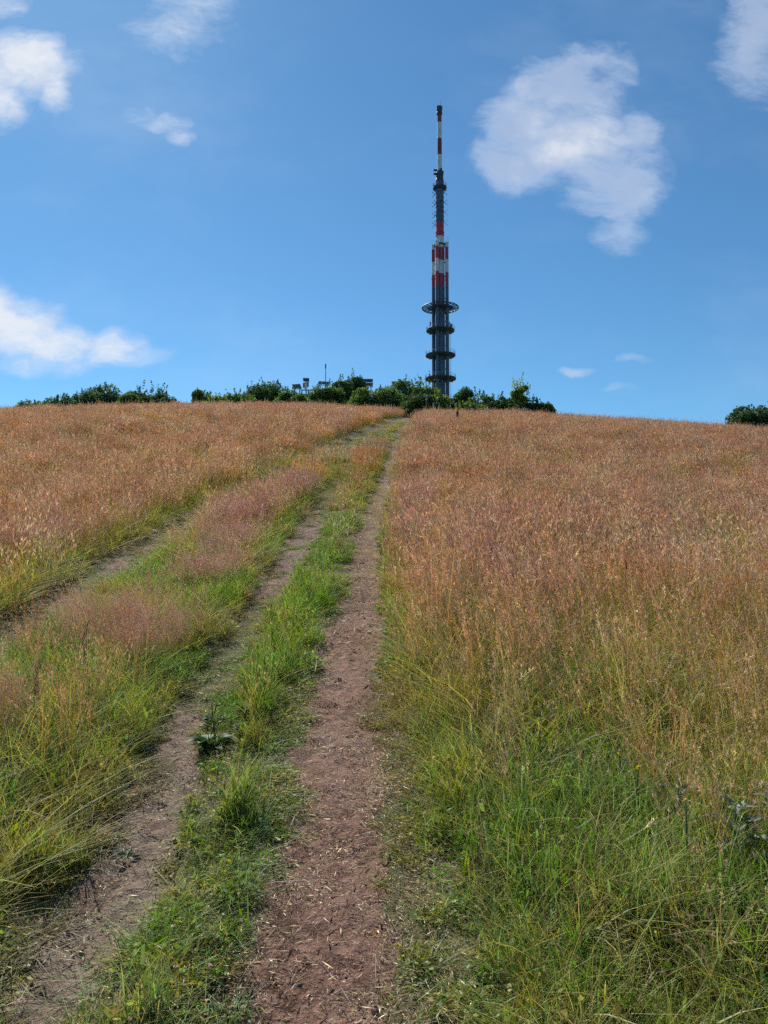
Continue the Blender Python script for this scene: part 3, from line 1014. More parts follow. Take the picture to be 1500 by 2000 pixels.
# ---------------------------------------------------------------- transmitter tower
def build_tower():
    X, Y, Z = 21.72, 280.0, 39.3
    root = empty('transmitter_tower', (X, Y, Z))
    tag(root, 'tall slender transmitter tower with red and white bands and round platforms', 'tower')
    z = lambda a: a - Z
    m = MB()
    m.lathe([(0, 1.70, M_STEEL), (z(105.7), 1.70, M_RED), (z(110.8), 1.70, M_WHITE), (z(116.0), 1.70, M_RED), (z(121.1), 1.70, M_WHITE),
             (z(122.6), 1.70, M_WHITE), (z(122.6), 1.52, M_WHITE), (z(125.8), 1.52, M_RED), (z(131.0), 1.52, M_STEEL), (z(147.0), 1.56, M_STEEL),
             (z(147.0), 0.0, M_STEEL)], 28)
    shaft = m.build('shaft', root, smooth=False)
    for a, mm, rr in ((125.9, M_RED, 1.68), (127.2, M_RED, 1.70), (129.7, M_RED, 1.60), (132.0, M_STEEL, 1.66), (133.7, M_STEEL, 1.66), (135.6, M_STEEL, 1.66),
                      (137.4, M_STEEL, 1.66), (139.4, M_STEEL, 1.66), (141.2, M_STEEL, 1.66), (143.2, M_STEEL, 1.66)):
        m = MB()
        m.lathe([(z(a), 1.5, mm), (z(a), rr, mm), (z(a) + .35, rr, mm), (z(a) + .35, 1.5, mm)], 28)
        m.build('flange', shaft)
    RR, th0 = 2.85, R(-28)
    spots = []
    for k in range(4):
        th = th0 + k * math.pi / 2
        spots.append((RR * math.sin(th), -RR * math.cos(th)))
    for cx, cy_ in spots:
        m = MB()
        m.lathe([(0, .72, M_STEEL), (z(80), .69, M_STEEL), (z(105.9), .66, M_RED), (z(109.3), .66, M_RED), (z(109.3), .74, M_RED), (z(109.9), .74, M_RED),
                 (z(109.9), .66, M_RED), (z(111.1), .66, M_WHITE), (z(116.2), .66, M_RED), (z(121.0), .66, M_RED), (z(121.0), .72, M_WHITE),
                 (z(121.4), .72, M_WHITE), (z(121.4), .66, M_WHITE), (z(122.6), .66, M_WHITE), (z(122.6), .74, M_WHITE), (z(123.0), .74, M_WHITE), (z(123.0), 0, M_WHITE)], 16, (cx, cy_))
        c = m.build('column', root)
        for a in (64, 73.5, 82.5, 92.0, 101.0, 109.6, 115.2, 121.8):
            m = MB()
            mm = M_RED if 105 < a < 116.5 else M_WHITE if a > 121 else M_STEEL
            m.tube((cx * .5, cy_ * .5, z(a)), (cx * .84, cy_ * .84, z(a)), .16, .16, mm, 6)
            m.build('bracing_tube', c)
        m = MB()
        m.tube((cx * 1.22, cy_ * 1.22, 0), (cx * 1.22, cy_ * 1.22, z(100)), .07, .07, M_STEEL2, 5)
        m.build('cable_duct', c)
    # head plate on the columns
    m = MB()
    m.lathe([(z(122.3), 0, M_STEEL2), (z(122.3), 2.35, M_STEEL2), (z(122.6), 2.35, M_WHITE), (z(122.6), 0, M_WHITE)], 20)
    hp = m.build('head_plate', root)
    for cx, cy_ in spots:
        m = MB()
        for h in (1.0, 1.9):
            m.tube((cx * 1.2, cy_ * 1.2, z(123)), (cx * 1.2, cy_ * 1.2, z(123) + 2.0), .035, .035, M_GALV, 5)
            m.tube((cx * .55, cy_ * .55, z(123) + h), (cx * 1.2, cy_ * 1.2, z(123) + h), .035, .035, M_GALV, 5)
        m.build('railing', hp)

    def platform(zz, rad, thick, rail=True, rout=None):
        m = MB()
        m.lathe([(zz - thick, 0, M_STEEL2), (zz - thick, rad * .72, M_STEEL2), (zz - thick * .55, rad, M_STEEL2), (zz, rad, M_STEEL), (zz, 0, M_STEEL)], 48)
        p = m.build('platform', root)
        m = MB()
        for k in range(16):
            a = k * math.pi / 8 + .1
            m.box((math.cos(a) * rad * .68, math.sin(a) * rad * .68, zz - thick * .95), (rad * .52, .14, .34), M_STEEL, Matrix.Rotation(a, 3, 'Z'))
        m.build('support_beam', p)
        if rail:
            m = MB()
            for h in (.6, 1.25):
                m.ring(zz + h, rad - .1, .045, M_GALV, 40, 5)
            for k in range(20):
                a = k * math.pi / 10
                m.tube(((rad - .1) * math.cos(a), (rad - .1) * math.sin(a), zz), ((rad - .1) * math.cos(a), (rad - .1) * math.sin(a), zz + 1.25), .045, .045, M_GALV, 5)
            m.build('railing', p)
        return p
    platform(z(88.9), 5.47, .75)
    platform(z(79.2), 5.76, .75)
    platform(z(70.1), 5.94, .75)
    platform(z(61.4), 6.0, .75)
    platform(z(145.6), 2.7, .9)
    # uppermost wide platform is an open spoked ring
    zz = z(97.7)
    m = MB()
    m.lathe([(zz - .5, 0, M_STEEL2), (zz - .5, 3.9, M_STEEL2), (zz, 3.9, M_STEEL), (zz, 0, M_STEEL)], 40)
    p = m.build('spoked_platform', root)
    m = MB()
    m.ring(zz - .1, 6.95, .24, M_STEEL2, 56, 6)
    m.build('outer_ring', p)
    for k in range(24):
        a = k * math.pi / 12 + .07
        m = MB()
        m.box((math.cos(a) * 5.4, math.sin(a) * 5.4, zz - .15), (3.1, .34, .30), M_STEEL2, Matrix.Rotation(a, 3, 'Z'))
        m.build('spoke', p)
    # ladders on the right-hand column
    cx, cy_ = spots[1]
    m = MB()
    for dx in (.95, 1.35):
        m.tube((cx + dx, cy_, 0), (cx + dx, cy_, z(88)), .04, .04, M_GALV, 4)
    for k in range(0, 96):
        m.tube((cx + .95, cy_, k * .5 + .3), (cx + 1.35, cy_, k * .5 + .3), .025, .025, M_GALV, 4)
    m.build('ladder', root)
    # panel antennas on the second platform
    for a, r_, h, s in ((R(188), 4.0, 2.4, (.45, .35, 1.5)), (R(-20), 4.4, 1.2, (.6, .5, 1.6)), (R(-35), 4.3, 1.0, (.5, .4, 1.2)), (R(8), 3.5, 3.0, (.7, .5, .5)), (R(150), 4.6, 1.0, (.4, .4, 1.0))):
        m = MB()
        m.box((r_ * math.cos(a), r_ * math.sin(a), z(88.9) + h), s, M_GALV, Matrix.Rotation(a, 3, 'Z'))
        m.tube((r_ * math.cos(a) * .93, r_ * math.sin(a) * .93, z(88.9)), (r_ * math.cos(a) * .93, r_ * math.sin(a) * .93, z(88.9) + h + .6), .06, .06, M_GALV, 5)
        m.build('panel_antenna', root)
    # crossed dipoles either side of the upper shaft
    for sgn, lev in ((1, (143.5, 139.6, 135.5, 131.4)), (-1, (142.6, 138.6, 134.2, 130.4))):
        for k, a in enumerate(lev):
            for az in ((R(0), R(-75)) if sgn > 0 else (R(180), R(215))):
                m = MB()
                dx, dy = math.cos(az), math.sin(az)
                m.tube((dx * 1.4, dy * 1.4, z(a)), (dx * 2.0, dy * 2.0, z(a)), .07, .07, M_STEEL2, 5)
                for q in (-1, 1):
                    m.tube((dx * 1.8, dy * 1.8, z(a)), (dx * 2.85, dy * 2.85, z(a) + q * 1.05), .075, .075, M_STEEL2, 5)
                    m.tube((dx * 2.85, dy * 2.85, z(a) + q * 1.05), (dx * 2.85, dy * 2.85, z(a) + q * .65), .06, .06, M_STEEL2, 5)
                m.build('dipole_antenna', root)
    # equipment collar and banded mast
    m = MB()
    m.lathe([(z(146.6), 1.56, M_STEEL2), (z(148.3), 1.60, M_STEEL2), (z(149.2), 1.38, M_STEEL2), (z(151.2), 1.42, M_STEEL2), (z(152.2), 1.0, M_STEEL2), (z(152.3), 0, M_STEEL2)], 20)
    col_ = m.build('equipment_collar', root)
    for c, s in (((-1.7, -.6, z(152.1)), (1.5, .6, .55)), ((-1.9, -.8, z(150.5)), (1.2, .7, .5)), ((1.2, -.8, z(150.9)), (.5, .6, 1.6)), ((.5, -1.2, z(152.3)), (.7, .5, .6))):
        m = MB()
        m.box(c, s, M_STEEL2)
        m.tube((c[0], c[1], c[2]), (c[0] * .5, c[1] * .5, c[2] - 1.6), .06, .06, M_STEEL2, 5)
        m.build('bracket_antenna', col_)
    m = MB()
    m.lathe([(z(152.2), .90, M_WHITE), (z(158.5), .89, M_DARKRED), (z(165.1), .88, M_WHITE), (z(171.6), .87, M_DARKRED), (z(175.0), .87, M_DARKRED), (z(175.0), 1.15, M_STEEL2),
             (z(175.6), 1.15, M_STEEL2), (z(175.9), 1.05, M_STEEL2), (z(177.2), 1.2, M_STEEL2), (z(178.0), 1.2, M_STEEL2), (z(178.2), 0, M_STEEL2)], 20)
    mast = m.build('mast', root)
    m = MB()
    m.tube((.45, 0, z(178)), (.45, 0, z(181.0)), .06, .03, M_STEEL2, 5)
    m.tube((-.8, 0, z(178)), (-.8, 0, z(178.9)), .07, .05, M_STEEL2, 5)
    m.tube((1.0, 0, z(178)), (1.25, 0, z(178.6)), .07, .05, M_STEEL2, 5)
    m.build('lightning_rod', mast)


build_tower()

# ---------------------------------------------------------------- things behind the crest
def solar_rack(name, x, y, top, w, d, tilt, roll, label, cols=4, rows=2, leg=.07):
    g = gz(x, y)
    root = empty(name, (x, y, g), roll)
    tag(root, label, 'panel rack', 'panel racks behind the crest shrubs')
    w, d = w * .88, d * .88
    h = top - g - .25
    T = Matrix.Rotation(tilt, 3, 'X')
    c0 = Vector((0, 0, h - math.sin(abs(tilt)) * d / 2))
    m = MB()
    for k in range(cols + 1):
        m.box(c0 + T @ Vector((-w / 2 + w * k / cols, 0, -.06)), (.07, d, .07), M_GALV, T)
    for k in range(rows + 1):
        m.box(c0 + T @ Vector((0, -d / 2 + d * k / rows, -.135)), (w + .1, .07, .07), M_GALV, T)
    m.build('frame', root)
    for i in range(cols):
        for j in range(rows):
            m = MB()
            m.box(c0 + T @ Vector((-w / 2 + w * (i + .5) / cols, -d / 2 + d * (j + .5) / rows, 0)), (w / cols * .82, d / rows * .84, .04), M_PANEL, T)
            m.build('panel', root)
    for sx in (-1, 1):
        m = MB()
        m.tube((sx * w * .34, 0, -.1), (sx * w * .34, 0, c0.z - .1), leg, leg, M_GALV, 6)
        m.tube((sx * w * .34, 0, c0.z * .6), (sx * w * .34, d * .3, c0.z - .1 + math.sin(tilt) * d * .3), .045, .045, M_GALV, 5)
        m.build('leg', root)
    m = MB()
    m.tube((-w * .34, 0, c0.z * .62), (w * .34, 0, c0.z * .62), .04, .04, M_GALV, 5)
    m.build('cross_bar', root)


solar_rack('panel_rack', -2.24, 100, 26.15, 1.55, 1.5, R(-38), 0, 'small panel rack on tall legs above the gap between two shrub clumps', 4, 2)
solar_rack('panel_rack', -11.9, 100, 25.45, 1.25, .9, R(-34), R(-14), 'lattice panel rack left of the white instrument pole', 4, 3)
solar_rack('panel_rack', -8.9, 108, 27.7, 1.9, 1.1, R(-14), R(16), 'flat panel rack half hidden below the thin whip mast', 3, 2)
solar_rack('panel_rack', 2.45, 104, 26.75, 2.9, 1.6, R(-24), R(-6), 'wide dark panel roof peeping over the shrub left of the tower', 4, 2)


def instrument_pole():
    x, y = -10.24, 96
    g = gz(x, y)
    root = empty('instrument_pole', (x, y, g))
    tag(root, 'white instrument pole with a dark cap panel beside the low railing', 'pole')
    t = 24.9 - g
    m = MB()
    m.tube((0, 0, 0), (0, 0, t - .2), .11, .09, M_GALV, 8)
    m.build('pole', root)
    m = MB()
    m.box((0, 0, t), (.78, .62, .2), M_PANEL, Matrix.Rotation(R(-14), 3, 'X'))
    m.build('cap_panel', root)
    m = MB()
    m.tube((-.02, 0, t - .3), (-.02, 0, t - 1.15), .2, .24, M_BWHITE, 10)
    m.tube((-.02, 0, t - 1.15), (-.02, 0, t - 1.4), .16, .12, M_BWHITE, 10)
    m.build('white_housing', root)
    for sx, zz in ((-.3, -.75), (.24, -.62)):
        m = MB()
        m.box((sx, -.05, t + zz), (.22, .3, .6), M_GALV)
        m.build('sensor_box', root)
    for sx in (-.22, .38):
        m = MB()
        m.tube((sx, 0, 0), (sx, 0, t - 1.75 + sx * .5), .06, .06, M_WALLB, 6)
        m.build('strut', root)


instrument_pole()


def service_building():
    x, y = -8.6, 105
    g = gz(x, y)
    root = empty('service_building', (x, y, g))
    tag(root, 'low dark blue service building with a roof railing behind the shrubs', 'building')
    top = 25.0 - g
    m = MB()
    m.box((0, 2.5, top / 2 - .25), (6.4, 5, top + .1), M_WALLB)
    m.build('wall', root)
    m = MB()
    m.box((0, 2.5, top - .12), (6.7, 5.3, .16), M_WALLB)
    m.build('roof', root)
    m = MB()
    m.box((0, 0, top + .58), (6.6, .12, .14), M_WALLB)
    for k in range(8):
        m.box((-3.2 + k * .915, 0, top + .25), (.15, .1, .52), M_WALLB)
    m.build('railing', root)
    for k in range(3):
        m = MB()
        m.box((-2.2 + k * 2.0, -.02, top * .58), (1.1, .06, .8), M_PANEL)
        m.build('window', root)


service_building()


def whip_mast():
    x, y = -8.81, 110
    g = gz(x, y)
    root = empty('whip_mast', (x, y, g))
    tag(root, 'thin grey whip mast rising above the central shrubs', 'mast')
    m = MB()
    m.tube((0, 0, 0), (0, 0, 27.6 - g), .11, .10, M_GALV, 8)
    m.build('tube', root)
    m = MB()
    m.tube((0, 0, 27.5 - g), (0, 0, 30.6 - g), .07, .035, M_GALV, 6)
    m.tube((0, 0, 30.0 - g), (0, 0, 30.7 - g), .09, .09, M_STEEL2, 6)
    m.build('whip', root)


whip_mast()


def marker_post():
    x, y = 4.54, 45.4
    g = gz(x, y)
    root = empty('marker_post', (x, y, g), R(12))
    tag(root, 'slim dark wooden marker post with a yellow band standing in the grass', 'post')
    t = 11.2 - g
    s = .13
    m = MB()
    m.box((0, 0, t * .32 - .1), (s, s, t * .64 + .2), M_WOODD)
    m.build('shaft', root)
    m = MB()
    m.box((0, 0, t * .72), (s + .004, s + .004, t * .16), M_YELLOW)
    m.build('yellow_band', root)
    m = MB()
    m.box((0, 0, t * .86), (s + .008, s + .008, t * .12), M_WOODD)
    m.box((0, 0, t * .93), (s + .012, s + .012, .03), M_GREYW)
    m.lathe([(t * .94, .07, M_WOODD), (t * .97, .055, M_WOODD), (t, .03, M_WOODD), (t + .01, 0, M_WOODD)], 8)
    m.build('cap', root)


marker_post()


def sign_post():
    x, y = 3.72, 64
    g = gz(x, y)
    root = empty('trail_sign', (x, y, g))
    tag(root, 'small wooden trail sign post in front of the large shrub at the path end', 'sign')
    t = 15.85 - g
    m = MB()
    m.box((0, 0, t / 2 - .1), (.08, .08, t + .1), M_WOOD)
    m.build('post', root)
    for dz, w, h in ((-.12, .20, .20), (-.46, .17, .16)):
        m = MB()
        m.box((-.02, -.06, t + dz), (w, .03, h), M_BOARD)
        m.build('board', root)


sign_post()


def bench():
    x, y = 4.72, 66
    g = gz(x, y)
    root = empty('bench', (x, y, g))
    tag(root, 'low grey plank bench at the end of the path', 'bench')
    t = 15.46 - g
    for k in range(3):
        m = MB()
        m.box((0, -.13 + k * .13, t), (.62, .115, .05), M_GREYW)
        m.build('plank', root)
    for sx in (-1, 1):
        m = MB()
        m.box((sx * .24, 0, t / 2 - .08), (.09, .3, t + .05), M_GREYW)
        m.build('leg', root)


bench()

# ---------------------------------------------------------------- shrubs on the crest
def shrub(name, x, y, w, h, label, tone, seed, airy=0.0, group='shrubs along the crest'):
    g_ = np.random.default_rng(seed)
    zb = gz(x, y)
    root = empty(name, (x, y, zb))
    tag(root, label, 'shrub' if h < 3.9 or airy == 0 else 'tree', group)
    # branches
    m = MB()
    nst = 3 + int(w * 1.2)
    tips = []
    for k in range(nst):
        a = g_.uniform(0, 2 * math.pi)
        p0 = Vector((math.cos(a) * .15 * w * .4, math.sin(a) * .15 * w * .4, -.1))
        p1 = Vector((math.cos(a) * w * .35 * g_.uniform(.4, 1), math.sin(a) * w * .35 * g_.uniform(.4, 1), h * g_.uniform(.35, .5)))
        p2 = p1 + Vector((math.cos(a) * w * .3 * g_.uniform(0, 1), math.sin(a) * w * .3 * g_.uniform(0, 1), h * g_.uniform(.25, .4)))
        m.tube(p0, p1, .06, .04, M_BARK, 5, False)
        m.tube(p1, p2, .04, .015, M_BARK, 5, False)
        tips += [p1, p2]
    m.build('stem', root)
    # crown: lobes of leaves plus upright sprigs that break the outline
    nl = int(12 + 7 * w)
    la = g_.uniform(0, 2 * np.pi, nl)
    lr = w * .78 * np.sqrt(g_.uniform(0, 1, nl))
    hz = h * (1 - .62 * (lr / w) ** 2.0)
    lz = g_.uniform(.10, .80, nl) * hz
    lobes = np.stack([lr * np.cos(la), lr * np.sin(la), lz], 1)
    lrad = g_.uniform(.20, .36, nl) * min(w, h) * (1 - .3 * airy) + .14
    n = int((2600 + 3300 * w * h / 3) * (1 - .45 * airy))
    pick = g_.integers(0, nl, n)
    d = g_.normal(0, 1, (n, 3))
    d /= np.linalg.norm(d, axis=1)[:, None]
    rr = lrad[pick] * g_.uniform(.25, 1.0, n) ** .45
    P = lobes[pick] + d * rr[:, None] * np.array([1.15, 1.15, .85])
    ns = int(10 + 9 * w)
    sa = g_.uniform(0, 2 * np.pi, ns)
    sr = w * .8 * np.sqrt(g_.uniform(0, 1, ns))
    sb = np.stack([sr * np.cos(sa), sr * np.sin(sa), h * (.66 + .07 * g_.normal(0, 1, ns)) * (1 - .5 * (sr / w) ** 2)], 1)
    sl = g_.uniform(.14, .30, ns) * h
    sd = np.stack([g_.normal(0, .25, ns), g_.normal(0, .25, ns), np.ones(ns)], 1)
    kk = 22
    s = g_.uniform(0, 1, (ns, kk))
    top = np.minimum(sb[:, 2] + sl, h)
    sl = np.maximum(top - sb[:, 2], .05)
    Q = sb[:, None] + sd[:, None] * (s * sl[:, None])[..., None] + g_.normal(0, .055, (ns, kk, 3)) * (1.25 - s)[..., None] * (1 + h * .15)
    P = np.concatenate([P, Q.reshape(-1, 3)])
    P = P[(P[:, 2] > -.02)]
    n = len(P)
    nrm = g_.normal(0, 1, (n, 3)) + np.array([0, 0, .7])
    nrm /= np.linalg.norm(nrm, axis=1)[:, None]
    u = np.cross(nrm, g_.normal(0, 1, (n, 3)))
    u /= np.linalg.norm(u, axis=1)[:, None]
    v = np.cross(nrm, u)
    L = (.085 + .05 * g_.uniform(0, 1, n))[:, None]
    W = L * .58
    V = np.stack([P - u * L, P + v * W - u * L * .1, P + u * L, P - v * W - u * L * .1], 1)
    C = np.asarray(tone)[None] * np.exp(g_.normal(0, .28, (n, 1))) * np.exp(g_.normal(0, .08, (n, 3)))
    lobe_t = np.exp(g_.normal(0, .22, nl))
    C[:len(pick)] = C[:len(pick)] * lobe_t[pick[:min(len(pick), n)]][:, None] if len(pick) <= n else C[:len(pick)]
    me = np_mesh('crown', V, np.arange(n * 4).reshape(n, 4), M_SHRUB, np.repeat(C[:, None], 4, 1))
    link('crown', me, root)


DK, MD, LT, BL = (.058, .105, .036), (.105, .180, .045), (.19, .27, .062), (.075, .135, .066)
SHRUBS = [
    (-33.08, 70, 1.8, 1.25, 'lowest fringe of scrub at the far left of the crest', MD, 0),
    (-32.40, 74, 1.4, 2.35, 'small shrub nearest the left end of the crest line', BL, 0),
    (-31.43, 75, 1.05, 2.5, 'second small shrub from the left end of the crest', MD, 0),
    (-29.70, 77, 2.16, 3.30, 'tall peaked dark shrub left of the gap, below the cloud end', BL, 0),
    (-25.67, 74, 1.14, 2.26, 'low shrub squeezed between two tall peaked dark shrubs', MD, 0),
    (-25.06, 78, 2.13, 3.50, 'tallest dark shrub left of the gap in the crest hedge', DK, 0),
    (-21.97, 75, .89, 2.01, 'rounded low shrub bordering the gap on its left side', BL, 0),
    (-19.08, 76, 1.17, 2.65, 'narrow shrub bordering the gap on its right side', MD, 0),
    (-16.40, 72, 1.31, 1.78, 'bright green low shrub just right of the gap', LT, 0),
    (-14.52, 74, 1.56, 2.25, 'broad low dark shrub leading up to the tall dome shrub', MD, 0),
    (-12.91, 80, 2.41, 3.74, 'tall dome shaped dark shrub left of the lattice rack', DK, 0),
    (-10.02, 76, 1.39, 2.74, 'mid height green shrub under the lattice panel rack', MD, 0),
    (-8.44, 73, 1.02, 1.75, 'low green shrub below the white instrument pole', MD, 0),
    (-5.94, 77, 1.73, 3.07, 'round green shrub just right of the blue building', MD, 0),
    (-4.72, 82, 1.61, 4.12, 'high dark shrub right of the thin whip mast', DK, 0),
    (-3.54, 84, 1.53, 4.58, 'highest pointed dark shrub left of the legged panel rack', DK, 0),
    (-1.97, 74, 1.56, 2.58, 'low round shrub below the legged panel rack', MD, 0),
    (0.36, 74, 1.82, 2.86, 'broad green shrub left of the path end', MD, 0),
    (1.80, 80, 1.74, 4.02, 'tall shrub in front of the wide dark panel roof', MD, 0),
    (3.09, 71, 1.64, 2.50, 'shady shrub standing right where the path ends', DK, 0),
    (4.21, 79, 1.55, 4.25, 'tall shrub covering the left foot of the tower', MD, 0),
    (5.53, 73, 1.02, 2.43, 'light green shrub in front of the tower foot', LT, 0),
    (8.75, 77, 1.35, 3.54, 'first tall dark shrub right of the tower', BL, 0),
    (9.75, 74, 1.45, 2.92, 'green shrub second to the right of the tower', MD, 0),
    (11.51, 73, 1.48, 2.53, 'low dark shrub left of the airy light tree', DK, 0),
    (14.10, 75, 1.26, 4.00, 'airy light green young tree right of the tower', LT, .75),
    (15.29, 74, 1.14, 2.50, 'dark shrub at the foot of the airy light tree', DK, 0),
    (16.36, 73, .72, 1.86, 'last small shrub at the right end of the hedge', MD, 0),
    (32.90, 66, 1.7, 2.75, 'dark round shrub alone near the right picture edge', DK, 0),
    (35.96, 68, 1.9, 3.4, 'dark shrub cut off by the right picture edge', DK, 0),
    (7.60, 70, .74, 1.53, 'tiny low shrub behind the yellow banded post', LT, 0),
]
for i, (x, y, w, h, lab, tone, airy) in enumerate(SHRUBS):
    if -7 < x < 6:
        h *= 1.12
    if airy:
        h += .35
        tone = tuple(c * 1.2 for c in tone)
    shrub('young_tree' if airy else 'crest_shrub', x, y, w * (1.2 if not airy else .95), h * 1.06 + (.45 if not airy else .75), lab, tone, 900 + i, airy)

# ---------------------------------------------------------------- single plants by the tracks
def leaf_mesh(name, L, W, m, colr, fold=.25, arch=.35, wavy=0.0, seg=7, ragged=0.0):
    V, F, C = [], [], []
    for i in range(seg + 1):
        t = i / seg
        w = W * math.sin(math.pi * min(1, t * .93 + .05)) ** .75 * (.55 + .45 * t if t < .3 else 1)
        if ragged:
            w *= 1 - ragged * (i % 2)
        for j in (-2, -1, 0, 1, 2):
            q = j / 2
            V.append((L * t * (1 - .12 * arch * t), q * w / 2,
                      L * (arch * t - arch * 1.25 * t * t) + abs(q) * w * fold + wavy * math.sin(t * 9 + j) * w))
            k = .8 + .3 * (1 - abs(q)) + random.Random(i * 7 + j).uniform(-.08, .08)
            C.append([c * k for c in colr])
    for i in range(seg):
        for j in range(4):
            a = i * 5 + j
            F.append((a, a + 1, a + 6, a + 5))
    return np_mesh(name, V, np.array(F), m, C, smooth=True)


def rosette(name, x, y, n, mesh, label, cat_, lift=(5, 35), scale=1.0, seed=1, spikes=0, dz=.01):
    r_ = random.Random(seed)
    root = empty(name, (x, y, gz(x, y) + dz))
    tag(root, label, cat_)
    for k in range(n):
        a = k * 2.39996 + r_.uniform(-.3, .3)
        s = scale * r_.uniform(.65, 1.1)
        link('leaf', mesh, root, (math.cos(a) * .012, math.sin(a) * .012, .004 * k / n * 3), (r_.uniform(-.2, .2), -R(r_.uniform(*lift)), a), (s, s, s))
    if spikes:
        sm = MB()
        sm.tube((0, 0, 0), (0, 0, .09), .0018, .0016, M_WOOD, 5)
        sm.tube((0, 0, .085), (.004, 0, .15), .0042, .003, M_WOODD, 6)
        so = sm.build('flower_spike', root)
        for k in range(spikes):
            o = so if k == 0 else so.copy()
            if k:
                col.objects.link(o)
            o.rotation_euler = (r_.uniform(-.35, .35), r_.uniform(-.35, .35), 0)
            s = r_.uniform(.7, 1.15)
            o.scale = (s, s, s)
            o.location = (r_.uniform(-.03, .03), r_.uniform(-.03, .03), 0)
    return root


PL = leaf_mesh('plantain_leaf', .130, .090, M_BROAD, (.036, .078, .020), .22, .45, .04)
PS = leaf_mesh('small_rosette_leaf', .06, .018, M_BROAD, (.075, .11, .045), .2, .4, .03)
TH = leaf_mesh('thistle_leaf', .15, .05, M_SILVER, (.15, .20, .135), .35, .5, .10, 9, .45)
CL = leaf_mesh('clover_leaf', .032, .026, M_BROAD, (.085, .15, .05), .15, .3)
rosette('plantain', -.955, 4.16, 17, PL, 'largest broadleaf plantain with seed spikes on the rut edge', 'plant', (2, 34), 1.0, 3, 4)
rosette('plantain', -1.03, 4.52, 12, PL, 'smaller plantain just uphill of the largest one', 'plant', (8, 45), .72, 5, 2)
rosette('plantain', -.80, 4.30, 10, PL, 'plantain half hidden in the grass strip between path and rut', 'plant', (15, 50), .7, 8, 1)
rosette('small_rosette', -1.06, 3.11, 11, PS, 'small grey green rosette alone on the grey cracked rut', 'plant', (8, 40), 1.0, 12)
rosette('small_rosette', -1.60, 3.02, 10, PS, 'leafy rosette in dark grass left of the near rut', 'plant', (10, 50), 1.3, 14, dz=.05)
rosette('clover', -.86, 4.62, 16, CL, 'patch of pale clover leaves beside the largest plantain', 'plant', (10, 60), 1.6, 15, dz=.04)
rosette('clover', -.72, 3.35, 12, CL, 'little clover tuft in the lush strip left of the path', 'plant', (10, 60), 1.2, 16, dz=.10)


def stem_plant(name, x, y, h, nleaf, mesh, label, cat_, seed, flowers=0, fcol=(.75, .48, .02), fr=.012, ls=1.0, lean=.1):
    r_ = random.Random(seed)
    root = empty(name, (x, y, gz(x, y)))
    tag(root, label, cat_)
    m = MB()
    tx, ty = r_.uniform(-lean, lean) * h, r_.uniform(-lean, lean) * h
    m.tube((0, 0, -.02), (tx * .5, ty * .5, h * .55), .006, .005, M_STEMG, 6)
    m.tube((tx * .5, ty * .5, h * .55), (tx, ty, h), .005, .003, M_STEMG, 6)
    m.build('stem', root)
    for k in range(nleaf):
        t = .12 + .83 * k / max(1, nleaf)
        a = k * 2.4 + r_.uniform(-.4, .4)
        s = ls * (1.1 - .55 * t) * r_.uniform(.8, 1.15)
        link('leaf', mesh, root, (tx * t, ty * t, h * t), (r_.uniform(-.3, .3), -R(r_.uniform(15, 50)), a), (s, s, s))
    if flowers:
        fm = MB()
        n = 10
        vs = [(0, 0, fr * .3)] + [(fr * (1 if k % 2 else .62) * math.cos(k * math.pi / n), fr * (1 if k % 2 else .62) * math.sin(k * math.pi / n), 0) for k in range(2 * n)]
        fm.add(vs, [(0, 1 + k, 1 + (k + 1) % (2 * n)) for k in range(2 * n)], flower_mat(fcol))
        fm.lathe([(.0, fr * .36, flower_mat(tuple(c * .75 for c in fcol))), (fr * .45, fr * .28, flower_mat(tuple(c * .75 for c in fcol))), (fr * .5, 0, None)], 8)
        fo = fm.build('flower', root)
        for k in range(flowers):
            o = fo if k == 0 else fo.copy()
            if k:
                col.objects.link(o)
            o.location = (tx + r_.uniform(-1, 1) * .035 * (flowers > 1), ty + r_.uniform(-1, 1) * .035 * (flowers > 1), h + r_.uniform(-.02, .02) + .004)
            o.rotation_euler = (r_.uniform(-.1, .9), r_.uniform(-.5, .5), 0)
    return root


_fm = {}


def flower_mat(c):
    c = tuple(round(q, 3) for q in c)
    if c not in _fm:
        _fm[c] = leafy('flower_%d' % len(_fm), .3, .6, 0.0, .0, .08, .05, c)
    return _fm[c]


M_STEMG = paint('green_stem', (.10, .14, .05), .7, 0, .2, 20)
SL = leaf_mesh('stem_leaf', .07, .016, M_BROAD, (.075, .13, .035), .2, .4)
stem_plant('thistle', 1.36, 2.90, .30, 16, TH, 'silvery leaved thistle in the lower right corner grass', 'plant', 31, ls=1.1)
stem_plant('thistle', 1.27, 3.22, .24, 12, TH, 'smaller silvery thistle uphill of the corner thistle', 'plant', 32, ls=.85)
stem_plant('thistle', 1.58, 3.05, .26, 12, TH, 'silvery thistle cut by the right picture edge', 'plant', 33, ls=.95)
stem_plant('ragwort', 1.57, 5.94, .50, 12, SL, 'tall ragwort with a yellow flower cluster in the right meadow', 'flower', 41, 6, (.72, .46, .02), .014)
YF = [(1.12, 3.55, 'yellow flower highest among stems above the silvery thistles'), (1.30, 3.65, 'yellow flower right of the highest one near the thistles'),
      (1.03, 3.15, 'yellow flower left of the silvery thistles'), (1.45, 3.45, 'yellow flower behind the thistle at the right edge'),
      (.78, 3.75, 'yellow flower nearest the path in the right sward'), (1.13, 2.83, 'yellow flower lowest, before the corner thistle'),
      (1.62, 3.9, 'yellow flower in dense stems by the right edge'), (2.9, 8.6, 'yellow flower farthest up the right meadow'), (-.52, 3.22, 'single yellow flower in the lush strip left of the path')]
